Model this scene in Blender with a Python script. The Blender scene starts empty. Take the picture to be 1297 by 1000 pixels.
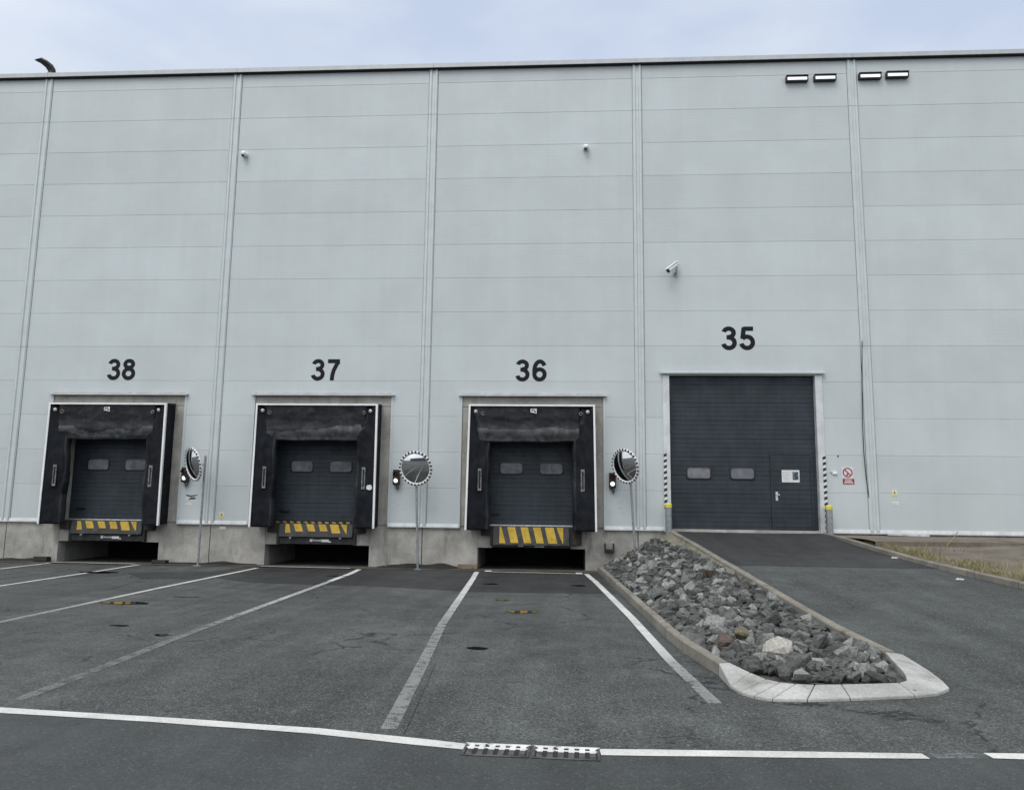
import bpy, bmesh, math, random
from math import radians as R, sin, cos, pi
from mathutils import Vector, Matrix
from mathutils.noise import noise as pnoise

S = bpy.context.scene
C = S.collection

# ------------------------------------------------------------------ camera, world, sun, exposure
cam = bpy.data.objects.new("camera", bpy.data.cameras.new("camera"))
C.objects.link(cam)
cam.data.sensor_width = 36.0
cam.data.lens = 27.757
cam.data.clip_end = 2000
r_, u_, f_ = (0.99782, 0.06474, 0.01245), (-0.00321, -0.14081, 0.99003), (-0.06585, 0.98792, 0.14029)
cam.matrix_world = Matrix(((r_[0], u_[0], -f_[0], 3.8815), (r_[1], u_[1], -f_[1], -21.8258),
                           (r_[2], u_[2], -f_[2], 1.6851), (0, 0, 0, 1)))
S.camera = cam

SUN_EL, SUN_AZ = R(56), R(205)          # azimuth clockwise from +Y : behind the camera, a little to the left
sdir = Vector((sin(SUN_AZ) * cos(SUN_EL), cos(SUN_AZ) * cos(SUN_EL), sin(SUN_EL)))
W = bpy.data.worlds.new("World")
S.world = W
W.use_nodes = True
nt = W.node_tree
bg = nt.nodes["Background"]
sky = nt.nodes.new("ShaderNodeTexSky")
sky.sky_type = 'NISHITA'
sky.sun_disc = False
sky.sun_elevation = SUN_EL
sky.sun_rotation = SUN_AZ
tc = nt.nodes.new("ShaderNodeTexCoord")
mp = nt.nodes.new("ShaderNodeMapping"); mp.inputs['Scale'].default_value = (1, 1, 2.6)
nz = nt.nodes.new("ShaderNodeTexNoise"); nz.inputs['Scale'].default_value = 2.4; nz.inputs['Detail'].default_value = 7; nz.inputs['Roughness'].default_value = .5
rp = nt.nodes.new("ShaderNodeValToRGB")
rp.color_ramp.elements[0].position = .38; rp.color_ramp.elements[0].color = (4.75, 5.5, 7.0, 1)
rp.color_ramp.elements[1].position = .64; rp.color_ramp.elements[1].color = (6.7, 7.2, 7.8, 1)
dt = nt.nodes.new("ShaderNodeVectorMath"); dt.operation = 'DOT_PRODUCT'; dt.inputs[1].default_value = sdir
mr = nt.nodes.new("ShaderNodeMapRange"); mr.inputs['From Min'].default_value = .1; mr.inputs['From Max'].default_value = 1
tm = nt.nodes.new("ShaderNodeMix"); tm.data_type = 'RGBA'          # the veil is brighter and whiter round the hidden sun
tm.inputs['A'].default_value = (.92, .92, .92, 1); tm.inputs['B'].default_value = (2.1, 1.93, 1.70, 1)
ml = nt.nodes.new("ShaderNodeVectorMath"); ml.operation = 'MULTIPLY'
mx = nt.nodes.new("ShaderNodeMix"); mx.data_type = 'RGBA'; mx.inputs['Factor'].default_value = .93
L = nt.links.new
L(tc.outputs['Generated'], mp.inputs['Vector']); L(mp.outputs['Vector'], nz.inputs['Vector'])
L(nz.outputs['Fac'], rp.inputs['Fac'])
L(tc.outputs['Generated'], dt.inputs[0]); L(dt.outputs['Value'], mr.inputs['Value'])
L(rp.outputs['Color'], ml.inputs[0]); L(tm.outputs['Result'], ml.inputs[1])
L(sky.outputs['Color'], mx.inputs['A']); L(ml.outputs['Vector'], mx.inputs['B']); L(mr.outputs['Result'], tm.inputs['Factor'])
L(mx.outputs['Result'], bg.inputs['Color'])
bg.inputs['Strength'].default_value = .1
sun = bpy.data.objects.new("sun", bpy.data.lights.new("sun", 'SUN'))
C.objects.link(sun)
sun.data.energy = 1.1
sun.data.angle = R(30)
sun.data.color = (1, .975, .94)
sun.rotation_euler = sdir.to_track_quat('Z', 'Y').to_euler()
S.view_settings.view_transform = 'Standard'
S.view_settings.look = 'None'
S.view_settings.exposure = 0.40
S.view_settings.gamma = 1.0

# ------------------------------------------------------------------ node helpers
class Mat:
    def __init__(s, name, base=(.5, .5, .5), rough=.6, metal=0.0, spec=.5):
        s.m = bpy.data.materials.new(name); s.m.use_nodes = True
        s.t = s.m.node_tree; s.b = s.t.nodes['Principled BSDF']
        s.b.inputs['Base Color'].default_value = (*base, 1)
        s.b.inputs['Roughness'].default_value = rough
        s.b.inputs['Metallic'].default_value = metal
        s.b.inputs['Specular IOR Level'].default_value = spec
        s.col = None; s.base = base; s.nrm = None
        s.tc = s.t.nodes.new('ShaderNodeTexCoord')
    def n(s, k, **kw):
        x = s.t.nodes.new(k)
        for a, v in kw.items():
            setattr(x, a, v)
        return x
    def l(s, a, b): s.t.links.new(a, b)
    def coords(s, scale=(1, 1, 1), loc=(0, 0, 0)):
        m = s.n('ShaderNodeMapping'); m.inputs['Scale'].default_value = scale; m.inputs['Location'].default_value = loc
        s.l(s.tc.outputs['Object'], m.inputs['Vector']); return m.outputs['Vector']
    def noise(s, scale, detail=4, rough=.55, vec=None, dist=0):
        x = s.n('ShaderNodeTexNoise'); x.inputs['Scale'].default_value = scale; x.inputs['Detail'].default_value = detail
        x.inputs['Roughness'].default_value = rough; x.inputs['Distortion'].default_value = dist
        s.l(vec or s.tc.outputs['Object'], x.inputs['Vector']); return x.outputs['Fac']
    def ramp(s, fac, p0, p1, v0=0, v1=1):
        x = s.n('ShaderNodeMapRange'); x.interpolation_type = 'SMOOTHSTEP'
        x.inputs['From Min'].default_value = p0; x.inputs['From Max'].default_value = p1
        x.inputs['To Min'].default_value = v0; x.inputs['To Max'].default_value = v1
        s.l(fac, x.inputs['Value']); return x.outputs['Result']
    def math(s, op, a, b=None):
        x = s.n('ShaderNodeMath', operation=op)
        for i, v in enumerate((a, b)):
            if v is None: continue
            if isinstance(v, (int, float)): x.inputs[i].default_value = v
            else: s.l(v, x.inputs[i])
        return x.outputs[0]
    def color(s):
        return s.col
    def mix(s, fac, color, mode='MIX'):
        x = s.n('ShaderNodeMix', data_type='RGBA', blend_type=mode)
        if isinstance(fac, (int, float)): x.inputs['Factor'].default_value = fac
        else: s.l(fac, x.inputs['Factor'])
        if s.col is None: x.inputs['A'].default_value = (*s.base, 1)
        else: s.l(s.col, x.inputs['A'])
        if isinstance(color, tuple): x.inputs['B'].default_value = (*color, 1)
        else: s.l(color, x.inputs['B'])
        s.col = x.outputs['Result']; s.l(s.col, s.b.inputs['Base Color']); return s
    def vary(s, fac, lo, hi, p0=.3, p1=.7):
        """multiply the colour by a noise driven factor"""
        v = s.ramp(fac, p0, p1, lo, hi)
        x = s.n('ShaderNodeCombineColor')
        for i in range(3): s.l(v, x.inputs[i])
        return s.mix(1.0, x.outputs['Color'], 'MULTIPLY')
    def bump(s, h, strength=.3, dist=.01):
        x = s.n('ShaderNodeBump'); x.inputs['Strength'].default_value = strength; x.inputs['Distance'].default_value = dist
        s.l(h, x.inputs['Height'])
        if s.nrm is not None: s.l(s.nrm, x.inputs['Normal'])
        s.nrm = x.outputs['Normal']; s.l(s.nrm, s.b.inputs['Normal']); return s
    def rough(s, fac, lo, hi, p0=.3, p1=.7):
        s.l(s.ramp(fac, p0, p1, lo, hi), s.b.inputs['Roughness']); return s
    def sep(s):
        x = s.n('ShaderNodeSeparateXYZ'); s.l(s.tc.outputs['Object'], x.inputs[0]); return x.outputs
    def alpha(s, fac):
        s.l(fac, s.b.inputs['Alpha']); return s

def make_cladding():
    m = Mat("cladding", (.481, .521, .526), .5, 0.0, .35)
    x, y, z = m.sep()
    # batch tone of every single sandwich panel
    cell = m.n('ShaderNodeCombineXYZ')
    m.l(m.math('FLOOR', m.math('DIVIDE', m.math('ADD', x, 600.0), 6.0)), cell.inputs[0])
    m.l(m.math('FLOOR', m.math('ADD', z, -.17 + 50)), cell.inputs[2])
    wn = m.n('ShaderNodeTexWhiteNoise'); m.l(cell.outputs[0], wn.inputs['Vector'])
    m.vary(wn.outputs['Value'], .965, 1.03, 0, 1)
    m.vary(m.noise(.55, 5, .6), .95, 1.04)
    # faint vertical rain streaks
    st = m.noise(1.0, 6, .7, m.coords((3.5, 3.5, .12)))
    m.vary(st, .98, 1.01)
    m.mix(m.math('MULTIPLY', m.ramp(m.noise(.8, 6, .7), .55, .75), .14), (.42, .43, .40))
    rib = m.n('ShaderNodeTexWave', wave_type='BANDS', bands_direction='Z'); rib.inputs['Scale'].default_value = 3.2
    m.l(m.tc.outputs['Object'], rib.inputs['Vector'])
    m.bump(rib.outputs['Fac'], .12, .003)
    m.bump(m.noise(.9, 2), .25, .02)
    m.rough(m.noise(1.3, 3), .42, .56)
    return m.m

def make_metal(name, base, rough=.45, metal=.2, var=.08, scale=2.5):
    m = Mat(name, base, rough, metal)
    m.vary(m.noise(scale, 5, .6), 1 - var, 1 + var)
    m.vary(m.noise(1.0, 5, .65, m.coords((9, 9, .5))), 1 - var * .7, 1 + var * .4)
    m.rough(m.noise(scale * 2, 4), rough - .08, rough + .1)
    return m.m

def make_concrete(name, base, stain=(.09, .085, .075), amount=.6, bump=.35):
    m = Mat(name, base, .88, 0, .25)
    m.vary(m.noise(1.4, 8, .65), .72, 1.18)
    m.vary(m.noise(38, 3, .6), .88, 1.1)
    m.mix(m.math('MULTIPLY', m.ramp(m.noise(1.0, 7, .7, m.coords((2.6, 2.6, .55))), .52, .74), amount), stain)
    # small air holes
    v = m.n('ShaderNodeTexVoronoi'); v.inputs['Scale'].default_value = 14
    m.l(m.tc.outputs['Object'], v.inputs['Vector'])
    m.mix(m.math('MULTIPLY', m.ramp(v.outputs['Distance'], .05, .13, 1, 0), .55), (.07, .068, .06))
    m.bump(m.noise(26, 6, .65), bump, .006)
    return m.m

def make_asphalt(name, base, speck=.7, cracks=0.0, stains=.5, rough=(.62, .86), bump=.55, wetx=None):
    m = Mat(name, base, .8, 0, .35)
    m.vary(m.noise(.35, 6, .62), 1 - .30 * stains, 1 + .25 * stains)
    m.vary(m.noise(1.9, 6, .65), 1 - .22 * stains, 1 + .18 * stains)
    # long stains along the driving direction
    m.vary(m.noise(1.0, 5, .6, m.coords((2.2, .16, 1))), 1 - .24 * stains, 1 + .2 * stains)
    # the aggregate
    v = m.n('ShaderNodeTexVoronoi'); v.inputs['Scale'].default_value = 75
    m.l(m.tc.outputs['Object'], v.inputs['Vector'])
    bw = m.n('ShaderNodeSeparateColor'); m.l(v.outputs['Color'], bw.inputs[0])
    m.vary(bw.outputs[0], 1 - .45 * speck, 1 + .55 * speck, 0, 1)
    m.mix(m.math('MULTIPLY', m.ramp(bw.outputs[1], .93, .97), .45 * speck), (.26, .26, .25))
    m.vary(m.noise(160, 3, .7), 1 - .35 * speck, 1 + .3 * speck)
    h = m.math('ADD', m.math('MULTIPLY', m.noise(120, 4, .7), .7), m.math('MULTIPLY', v.outputs['Distance'], .6))
    m.bump(h, bump, .004)
    if cracks:
        dv = m.n('ShaderNodeTexNoise'); dv.inputs['Scale'].default_value = 1.7; dv.inputs['Detail'].default_value = 6
        dv.inputs['Roughness'].default_value = .7
        m.l(m.tc.outputs['Object'], dv.inputs['Vector'])
        ad = m.n('ShaderNodeMix', data_type='VECTOR'); ad.inputs['Factor'].default_value = .35
        m.l(m.tc.outputs['Object'], ad.inputs['A']); m.l(dv.outputs['Color'], ad.inputs['B'])
        for sc, w, mask_lo in ((.75, .012, .50), (1.9, .016, .60)):
            vv = m.n('ShaderNodeTexVoronoi', feature='DISTANCE_TO_EDGE'); vv.inputs['Scale'].default_value = sc
            m.l(ad.outputs[1], vv.inputs['Vector'])
            line = m.ramp(vv.outputs['Distance'], w * .25, w, 1, 0)
            mask = m.ramp(m.noise(.30 if sc < 1 else .42, 3, .6, m.coords((1, 1, 1), (7.3 * sc, 3.1, 0))), mask_lo, mask_lo + .1)
            brk = m.ramp(m.noise(3.5, 3), .38, .55)
            k = m.math('MULTIPLY', m.math('MULTIPLY', line, mask), brk)
            m.mix(m.math('MULTIPLY', k, cracks), (.012, .012, .012))
            m.bump(m.math('SUBTRACT', 1.0, k), .5 * cracks, .01)
    m.rough(m.noise(.9, 5, .6), rough[0], rough[1])
    return m.m

def make_paint(name, base, wear=.45, under=None, scale=7, fade=None):
    """road paint: worn through in flakes so that the ground below shows; fade=(y_full, y_gone)"""
    m = Mat(name, base, .75, 0, .3)
    m.vary(m.noise(2.0, 5), .82, 1.08)
    m.vary(m.noise(60, 4, .7), .8, 1.08)
    a = m.noise(scale, 8, .72)
    big = m.noise(.9, 4, .6)
    t = m.math('ADD', a, m.math('MULTIPLY', big, .35))
    if fade:
        x, y, z = m.sep()
        f = m.ramp(y, fade[1], fade[0], 0.0, 1.0)
        t = m.math('ADD', t, m.ramp(f, 0, 1, -.10, 0))
        m.alpha(m.math('MULTIPLY', m.ramp(t, .26 + wear * .4, .40 + wear * .4, .15, .96), m.ramp(f, 0, 1, .34, 1)))
    else: m.alpha(m.ramp(t, .28 + wear * .4, .36 + wear * .4, .12, .96))
    m.bump(m.noise(110, 3), .3, .003)
    return m.m

M = {}
M['clad'] = make_cladding()
M['strip'] = make_metal("cover_strip_metal", (.495, .535, .538), .45, .08, .05)
M['cap'] = make_metal("parapet_metal", (.40, .42, .42), .45, .2, .07)
M['flash'] = make_metal("flashing_metal", (.55, .57, .57), .4, .2, .12)
M['drip'] = make_metal("drip_cap_metal", (.46, .47, .46), .45, .15, .12)
M['plinth'] = make_concrete("plinth_concrete", (.345, .335, .305), (.12, .11, .092), .7)
M['portal'] = make_concrete("portal_concrete", (.345, .335, .30), (.15, .135, .11), .65)
M['kerb'] = make_concrete("kerb_concrete", (.215, .20, .17), (.075, .068, .052), .8, .6)
M['kerbw'] = make_concrete("new_kerb_concrete", (.40, .40, .378), (.15, .142, .12), 1.0, .4)
M['slab'] = make_concrete("slab_concrete", (.165, .14, .112), (.05, .045, .036), .9, .8)
M['pitc'] = make_concrete("pit_concrete", (.24, .235, .215), (.08, .075, .065), .6)
M['ledge'] = make_concrete("ledge_concrete", (.085, .075, .06), (.03, .027, .022), .8, .8)
M['asph'] = make_asphalt("apron_asphalt", (.0565, .0612, .0592), .95, 1.0, .85)
M['asph2'] = make_asphalt("patch_asphalt", (.027, .028, .029), .45, 0, .7, (.55, .8))
M['asph3'] = make_asphalt("road_asphalt", (.043, .0480, .0475), .35, .0, .55, (.55, .8), .35)
M['ramp'] = make_asphalt("ramp_asphalt", (.0505, .0555, .0530), .9, .5, .8)
M['paint'] = make_paint("white_road_paint", (.62, .62, .585), .44)
M['paintw'] = make_paint("worn_white_road_paint", (.5, .51, .5), .52, fade=(-4.5, -15.5))
M['paintr'] = make_paint("white_bay_paint", (.58, .58, .56), .44, fade=(-10.5, -14.3))
M['paintm'] = make_paint("half_worn_white_paint", (.56, .56, .54), .47, fade=(-3.5, -12.5))
M['paintf'] = make_paint("faded_white_road_paint", (.36, .37, .36), .60, fade=(-6, -14))
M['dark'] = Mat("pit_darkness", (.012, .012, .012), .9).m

def make_door(name, base):
    m = Mat(name, base, .42, 0, .3)
    m.vary(m.noise(1.6, 6, .65), .82, 1.2)
    m.vary(m.noise(1, 6, .7, m.coords((7, 7, .6))), .85, 1.15)
    m.mix(m.math('MULTIPLY', m.ramp(m.noise(2.2, 7, .7), .56, .75), .25), (.09, .092, .09))
    m.bump(m.noise(300, 2), .12, .0015)
    m.rough(m.noise(3, 4), .36, .6)
    return m.m
M['door'] = make_door("anthracite_door", (.025, .033, .041))
M['rim'] = Mat("window_rubber", (.006, .006, .007), .5).m
def make_pane():
    m = Mat("door_pane", (.10, .105, .12), .12, 0, .6)
    m.mix(m.ramp(m.noise(2.5, 4), .4, .65), (.16, .165, .18))
    m.rough(m.noise(6, 4), .1, .35)
    return m.m
M['pane'] = make_pane()

def make_tarp(name, base, scuff, amount):
    m = Mat(name, base, .6, 0, .16)
    m.vary(m.noise(1.8, 6, .65), .65, 1.5)
    m.mix(m.math('MULTIPLY', m.ramp(m.noise(2.3, 8, .72, m.coords((1, 1, .7)), .6), .47, .72), amount), scuff)
    m.mix(m.math('MULTIPLY', m.ramp(m.noise(9, 7, .75), .58, .72), amount * .6), scuff)
    m.bump(m.noise(5, 5, .6), .35, .02)
    m.bump(m.noise(220, 2), .12, .002)
    m.rough(m.noise(3, 4), .5, .8)
    return m.m
M['tarp'] = make_tarp("black_tarpaulin", (.006, .0075, .011), (.030, .032, .036), .35)
M['tarp2'] = make_tarp("scuffed_tarpaulin", (.018, .0195, .022), (.058, .062, .066), .75)
M['tarpw'] = make_tarp("worn_tarpaulin", (.052, .055, .058), (.135, .14, .142), .9)
M['trim'] = make_metal("white_trim", (.74, .75, .74), .4, .05, .08)
M['plate'] = make_metal("guide_plate_plastic", (.17, .175, .17), .4, 0, .5, 14)
M['buckle'] = make_metal("pale_buckle", (.5, .5, .49), .4, .3, .2)
M['steel'] = make_metal("dark_steel", (.022, .022, .022), .55, .3, .4, 8)
def make_lip():
    m = Mat("tread_plate_steel", (.045, .045, .044), .5, .4)
    m.vary(m.noise(3, 7, .7), .6, 1.6)
    v = m.n('ShaderNodeTexVoronoi'); v.inputs['Scale'].default_value = 28
    m.l(m.tc.outputs['Object'], v.inputs['Vector'])
    m.bump(v.outputs['Distance'], .4, .006)
    return m.m
M['lip'] = make_lip()
def make_worn(name, base, under, thr=.6):
    m = Mat(name, base, .6, 0, .2)
    m.vary(m.noise(4, 6, .7), .72, 1.15)
    m.mix(m.ramp(m.noise(9, 8, .75), thr, thr + .06), under)
    return m.m
M['yellow'] = make_worn("worn_yellow_paint", (.52, .35, .055), (.06, .05, .035), .6)
M['yellow2'] = make_worn("dull_yellow_paint", (.34, .27, .10), (.03, .03, .028), .55)
M['rubber'] = make_metal("buffer_rubber", (.014, .013, .012), .8, 0, .4, 10)
M['rubberb'] = make_metal("rusty_buffer_face", (.030, .022, .018), .8, 0, .5, 10)
M['galv'] = make_metal("galvanised_steel", (.28, .30, .31), .42, .55, .2, 9)
M['bright'] = make_metal("bright_steel", (.55, .56, .56), .35, .6, .15, 9)
M['black'] = Mat("black_plastic", (.008, .008, .009), .45).m
M['white'] = make_metal("white_plastic", (.72, .73, .73), .4, 0, .06)
M['whites'] = make_metal("white_sticker", (.62, .63, .62), .5, 0, .1, 12)
M['num'] = make_worn("black_lettering", (.007, .008, .010), (.012, .013, .014), .62)
M['red'] = make_worn("sign_red", (.34, .05, .07), (.40, .10, .12), .55)
M['yel'] = Mat("sign_yellow", (.60, .52, .06), .5).m
M['greytext'] = Mat("grey_print", (.42, .43, .43), .6).m
M['pinkp'] = Mat("pink_print", (.55, .30, .33), .6).m
def make_photo():
    m = Mat("printed_picture", (.02, .03, .035), .4)
    m.mix(m.ramp(m.noise(9, 3), .45, .6), (.10, .16, .20))
    m.mix(m.ramp(m.noise(14, 3), .6, .68), (.30, .36, .45))
    return m.m
M['photo'] = make_photo()
M['mirror'] = Mat("mirror_glass", (.62, .64, .65), .03, 1.0).m
def emit(name, col, st):
    m = Mat(name, (.8, .8, .8), .3)
    m.b.inputs['Emission Color'].default_value = (*col, 1); m.b.inputs['Emission Strength'].default_value = st
    return m.m
M['lit'] = emit("lit_signal_lens", (1, .95, .86), 1.0)
M['flood'] = emit("lit_flood_lens", (.96, .98, 1), .45)
M['redlens'] = Mat("unlit_red_lens", (.10, .012, .010), .25).m
def make_rock():
    m = Mat("quarry_rock", (.144, .148, .141), .85, 0, .3)
    oi = m.n('ShaderNodeObjectInfo')
    m.vary(oi.outputs['Random'], .5, 1.5, 0, 1)
    g = m.n('ShaderNodeNewGeometry')
    m.vary(g.outputs['Random Per Island'], .7, 1.35, 0, 1)
    m.vary(m.noise(3.5, 7, .65), .6, 1.45)
    m.mix(m.math('MULTIPLY', m.ramp(m.noise(2.2, 6, .7), .54, .7), .45), (.115, .098, .075))
    m.mix(m.math('MULTIPLY', m.ramp(m.noise(5, 8, .75), .56, .70), .45), (.27, .272, .262))
    m.vary(m.noise(45, 4, .7), .75, 1.25)
    m.bump(m.noise(7, 8, .7), .8, .03)
    return m.m
M['rock'] = make_rock()
def tint_rock(name, c):
    m = Mat(name, c, .85, 0, .3)
    m.vary(m.noise(4, 7, .65), .65, 1.3); m.vary(m.noise(45, 4, .7), .8, 1.2)
    m.bump(m.noise(7, 8, .7), .8, .03)
    return m.m
M['rockp'] = tint_rock("pale_rock", (.40, .38, .34))
M['rockb'] = tint_rock("brown_rock", (.105, .084, .068))
M['rockt'] = tint_rock("ochre_rock", (.15, .135, .09))
M['soil'] = tint_rock("bed_grit", (.075, .072, .066))
M['dirt'] = tint_rock("dark_dirt", (.020, .019, .015))
M['haunch'] = make_concrete("haunch_concrete", (.20, .19, .145), (.06, .07, .035), .9, .9)
M['pavers'] = make_concrete("old_pavers", (.15, .13, .105), (.06, .052, .04), .9, .8)
M['wood'] = make_worn("weathered_wood", (.16, .13, .09), (.08, .065, .045), .55)
def make_puddle():
    m = Mat("standing_water", (.012, .012, .012), .015, 0, .9)
    m.b.inputs['IOR'].default_value = 1.4
    m.bump(m.noise(3, 2), .02, .01)
    return m.m
M['water'] = make_puddle()
M['g1'] = Mat("straw_grass", (.27, .225, .13), .8).m
M['g2'] = Mat("green_grass", (.10, .125, .03), .8).m
M['g3'] = Mat("pale_grass", (.22, .20, .09), .8).m
M['iron'] = make_metal("cast_iron", (.085, .083, .08), .6, .4, .4, 10)
M['ironp'] = make_worn("painted_iron", (.60, .60, .57), (.07, .068, .064), .58)
M['farwall'] = make_metal("far_cladding", (.16, .17, .18), .5, 0, .1)

# ------------------------------------------------------------------ mesh builder
class MB:
    def __init__(s): s.v = []; s.f = []; s.mi = []; s.sm = []
    def add(s, vs, fs, mi=0, smooth=False):
        o = len(s.v); s.v += [tuple(v) for v in vs]
        for f in fs: s.f.append([i + o for i in f]); s.mi.append(mi); s.sm.append(smooth)
        return s
    def box(s, x0, x1, y0, y1, z0, z1, mi=0):
        v = [(x, y, z) for z in (z0, z1) for y in (y0, y1) for x in (x0, x1)]
        return s.add(v, [(0, 2, 3, 1), (4, 5, 7, 6), (0, 1, 5, 4), (2, 6, 7, 3), (0, 4, 6, 2), (1, 3, 7, 5)], mi)
    def obox(s, c, ax, ay, az, mi=0):
        c = Vector(c); ax, ay, az = Vector(ax), Vector(ay), Vector(az)
        v = [c + ax * i + ay * j + az * k for k in (-1, 1) for j in (-1, 1) for i in (-1, 1)]
        return s.add(v, [(0, 2, 3, 1), (4, 5, 7, 6), (0, 1, 5, 4), (2, 6, 7, 3), (0, 4, 6, 2), (1, 3, 7, 5)], mi)
    def quad(s, a, b, c, d, mi=0): return s.add([a, b, c, d], [(0, 1, 2, 3)], mi)
    def prism_y(s, pts, y0, y1, mi=0):          # polygon in x,z (counter-clockwise seen from -y), extruded y0 (front) .. y1
        n = len(pts)
        v = [(x, y0, z) for x, z in pts] + [(x, y1, z) for x, z in pts]
        fs = [tuple(range(n)), tuple(range(2 * n - 1, n - 1, -1))]
        fs += [(i, i + n, (i + 1) % n + n, (i + 1) % n) for i in range(n)]
        return s.add(v, fs, mi)
    def prism_x(s, pts, x0, x1, mi=0, smooth=False):    # profile in y,z extruded along x
        n = len(pts)
        v = [(x0, y, z) for y, z in pts] + [(x1, y, z) for y, z in pts]
        fs = [tuple(range(n - 1, -1, -1)), tuple(range(n, 2 * n))]
        fs += [(i, (i + 1) % n, (i + 1) % n + n, i + n) for i in range(n)]
        return s.add(v, fs, mi, smooth)
    def cyl(s, a, b, r0, r1=None, n=16, mi=0, caps=True, smooth=True):
        a, b = Vector(a), Vector(b); r1 = r0 if r1 is None else r1
        d = (b - a).normalized(); t = d.orthogonal().normalized(); w = d.cross(t)
        v = []
        for p, r in ((a, r0), (b, r1)):
            v += [p + (t * cos(2 * pi * i / n) + w * sin(2 * pi * i / n)) * r for i in range(n)]
        s.add(v, [(i, (i + 1) % n, (i + 1) % n + n, i + n) for i in range(n)], mi, smooth)
        if caps: s.add(v, [tuple(range(n - 1, -1, -1)), tuple(range(n, 2 * n))], mi)
        return s
    def tube(s, pts, r, n=8, mi=0):
        for a, b in zip(pts, pts[1:]): s.cyl(a, b, r, r, n, mi)
        return s
    def lathe(s, prof, c, axis, n=32, mi=0, smooth=True):   # prof: (radius, distance along axis)
        c, d = Vector(c), Vector(axis).normalized(); t = d.orthogonal().normalized(); w = d.cross(t)
        v = []; k = len(prof)
        for r, h in prof: v += [c + d * h + (t * cos(2 * pi * i / n) + w * sin(2 * pi * i / n)) * r for i in range(n)]
        fs = [(j * n + i, j * n + (i + 1) % n, (j + 1) * n + (i + 1) % n, (j + 1) * n + i) for j in range(k - 1) for i in range(n)]
        return s.add(v, fs, mi, smooth)
    def grid(s, fn, nu, nv, mi=0, smooth=True, mfn=None):
        o = len(s.v)
        for j in range(nv + 1):
            for i in range(nu + 1): s.v.append(tuple(fn(i / nu, j / nv)))
        for j in range(nv):
            for i in range(nu):
                a = o + j * (nu + 1) + i
                s.f.append([a, a + 1, a + nu + 2, a + nu + 1]); s.sm.append(smooth)
                s.mi.append(mfn(i / nu, j / nv) if mfn else mi)
        return s
    def mesh(s, name, mats):
        me = bpy.data.meshes.new(name); me.from_pydata(s.v, [], s.f)
        for m in (mats if isinstance(mats, (list, tuple)) else [mats]): me.materials.append(M[m])
        me.polygons.foreach_set('material_index', s.mi); me.polygons.foreach_set('use_smooth', s.sm)
        me.update(); return me
    def build(s, name, mats, parent=None, loc=None, bevel=0, **props):
        o = bpy.data.objects.new(name, s.mesh(name, mats)); C.objects.link(o)
        if parent is not None: o.parent = parent
        if loc is not None: o.location = loc
        if bevel:
            b = o.modifiers.new("bevel", 'BEVEL'); b.width = bevel; b.segments = 2; b.limit_method = 'ANGLE'; b.angle_limit = R(40)
        for k, v in props.items(): o[k] = v
        return o

def thing(name, label, cat, loc=(0, 0, 0), rotz=0, group=None):
    o = bpy.data.objects.new(name, None); C.objects.link(o)
    o.location = loc; o.rotation_euler = (0, 0, rotz); o.empty_display_size = .2
    o['label'] = label; o['category'] = cat
    if group: o['group'] = group
    return o
def tag(o, label, cat, group=None):
    o['label'] = label; o['category'] = cat
    if group: o['group'] = group
    return o
def copy_tree(o, parent=None):
    c = o.copy(); C.objects.link(c)
    if parent is not None: c.parent = parent
    for ch in list(o.children): copy_tree(ch, c)
    return c
def text_mesh(txt, size, offset=0.0, extrude=.0015, spacing=1.0):
    cu = bpy.data.curves.new("lettering", 'FONT'); cu.body = txt; cu.size = size; cu.offset = offset; cu.extrude = extrude
    cu.align_x = 'CENTER'; cu.space_character = spacing; cu.resolution_u = 8
    o = bpy.data.objects.new("lettering", cu); C.objects.link(o)
    bpy.context.view_layer.update()
    me = bpy.data.meshes.new_from_object(o.evaluated_get(bpy.context.evaluated_depsgraph_get()))
    bpy.data.objects.remove(o); bpy.data.curves.remove(cu)
    return me
def rounded(cx, cz, w, h, r, n=6):
    pts = []
    for (sx, sz, a0) in ((1, -1, -90), (1, 1, 0), (-1, 1, 90), (-1, -1, 180)):
        for k in range(n + 1):
            a = R(a0 + 90 * k / n)
            pts.append((cx + sx * (w / 2 - r) + r * cos(a), cz + sz * (h / 2 - r) + r * sin(a)))
    return pts
def lerp(a, b, t): return a + (b - a) * t
def pl(tab, y):                                   # piecewise linear table lookup, rising y
    if y <= tab[0][0]: return tab[0][1]
    for (a, va), (b, vb) in zip(tab, tab[1:]):
        if y <= b: return lerp(va, vb, (y - a) / (b - a))
    return tab[-1][1]

ZB = 1.17                                          # underside of the cladding
DOCKS = [(-9.0 + .05, '38'), (-3.0 + .05, '37'), (3.0, '36')]
RAMP = [(-13.9, -.03), (-13.3, .012), (-12.45, .055), (-11.34, .11), (-10.17, .2), (-8.67, .33), (-6.96, .48), (-5.03, .64), (-2.89, .84), (-1.13, .98), (-.4, 1.055), (.3, 1.085)]
KTOP = [(-13.4, .085), (-12.45, .14), (-11.34, .18), (-10.17, .27), (-8.67, .395), (-6.96, .55), (-5.03, .71), (-2.89, .90), (-1.13, 1.04), (0, 1.15), (.3, 1.17)]
XL = [(-14, 5.58), (-13.28, 5.47), (-12.4, 5.345), (-11.41, 5.25), (-7.31, 5.09), (0, 4.80), (1, 4.76)]
def xl(y): return pl(XL, y)           # road side face of the lower kerb
def xr(y): return 6.74 + (0 - y) * .0635           # middle of the ramp kerb
RK = [(-16, 14.2), (-12, 12.9), (-9.5, 12.15), (-7.67, 11.62), (-7.04, 11.46), (-6.32, 11.27), (-5.23, 11.05), (-3.88, 10.86), (-2.23, 10.76), (-1.3, 10.74), (0, 10.74), (.3, 10.74)]
def xk(y): return pl(RK, y)                        # ramp side foot of the right kerb
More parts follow.
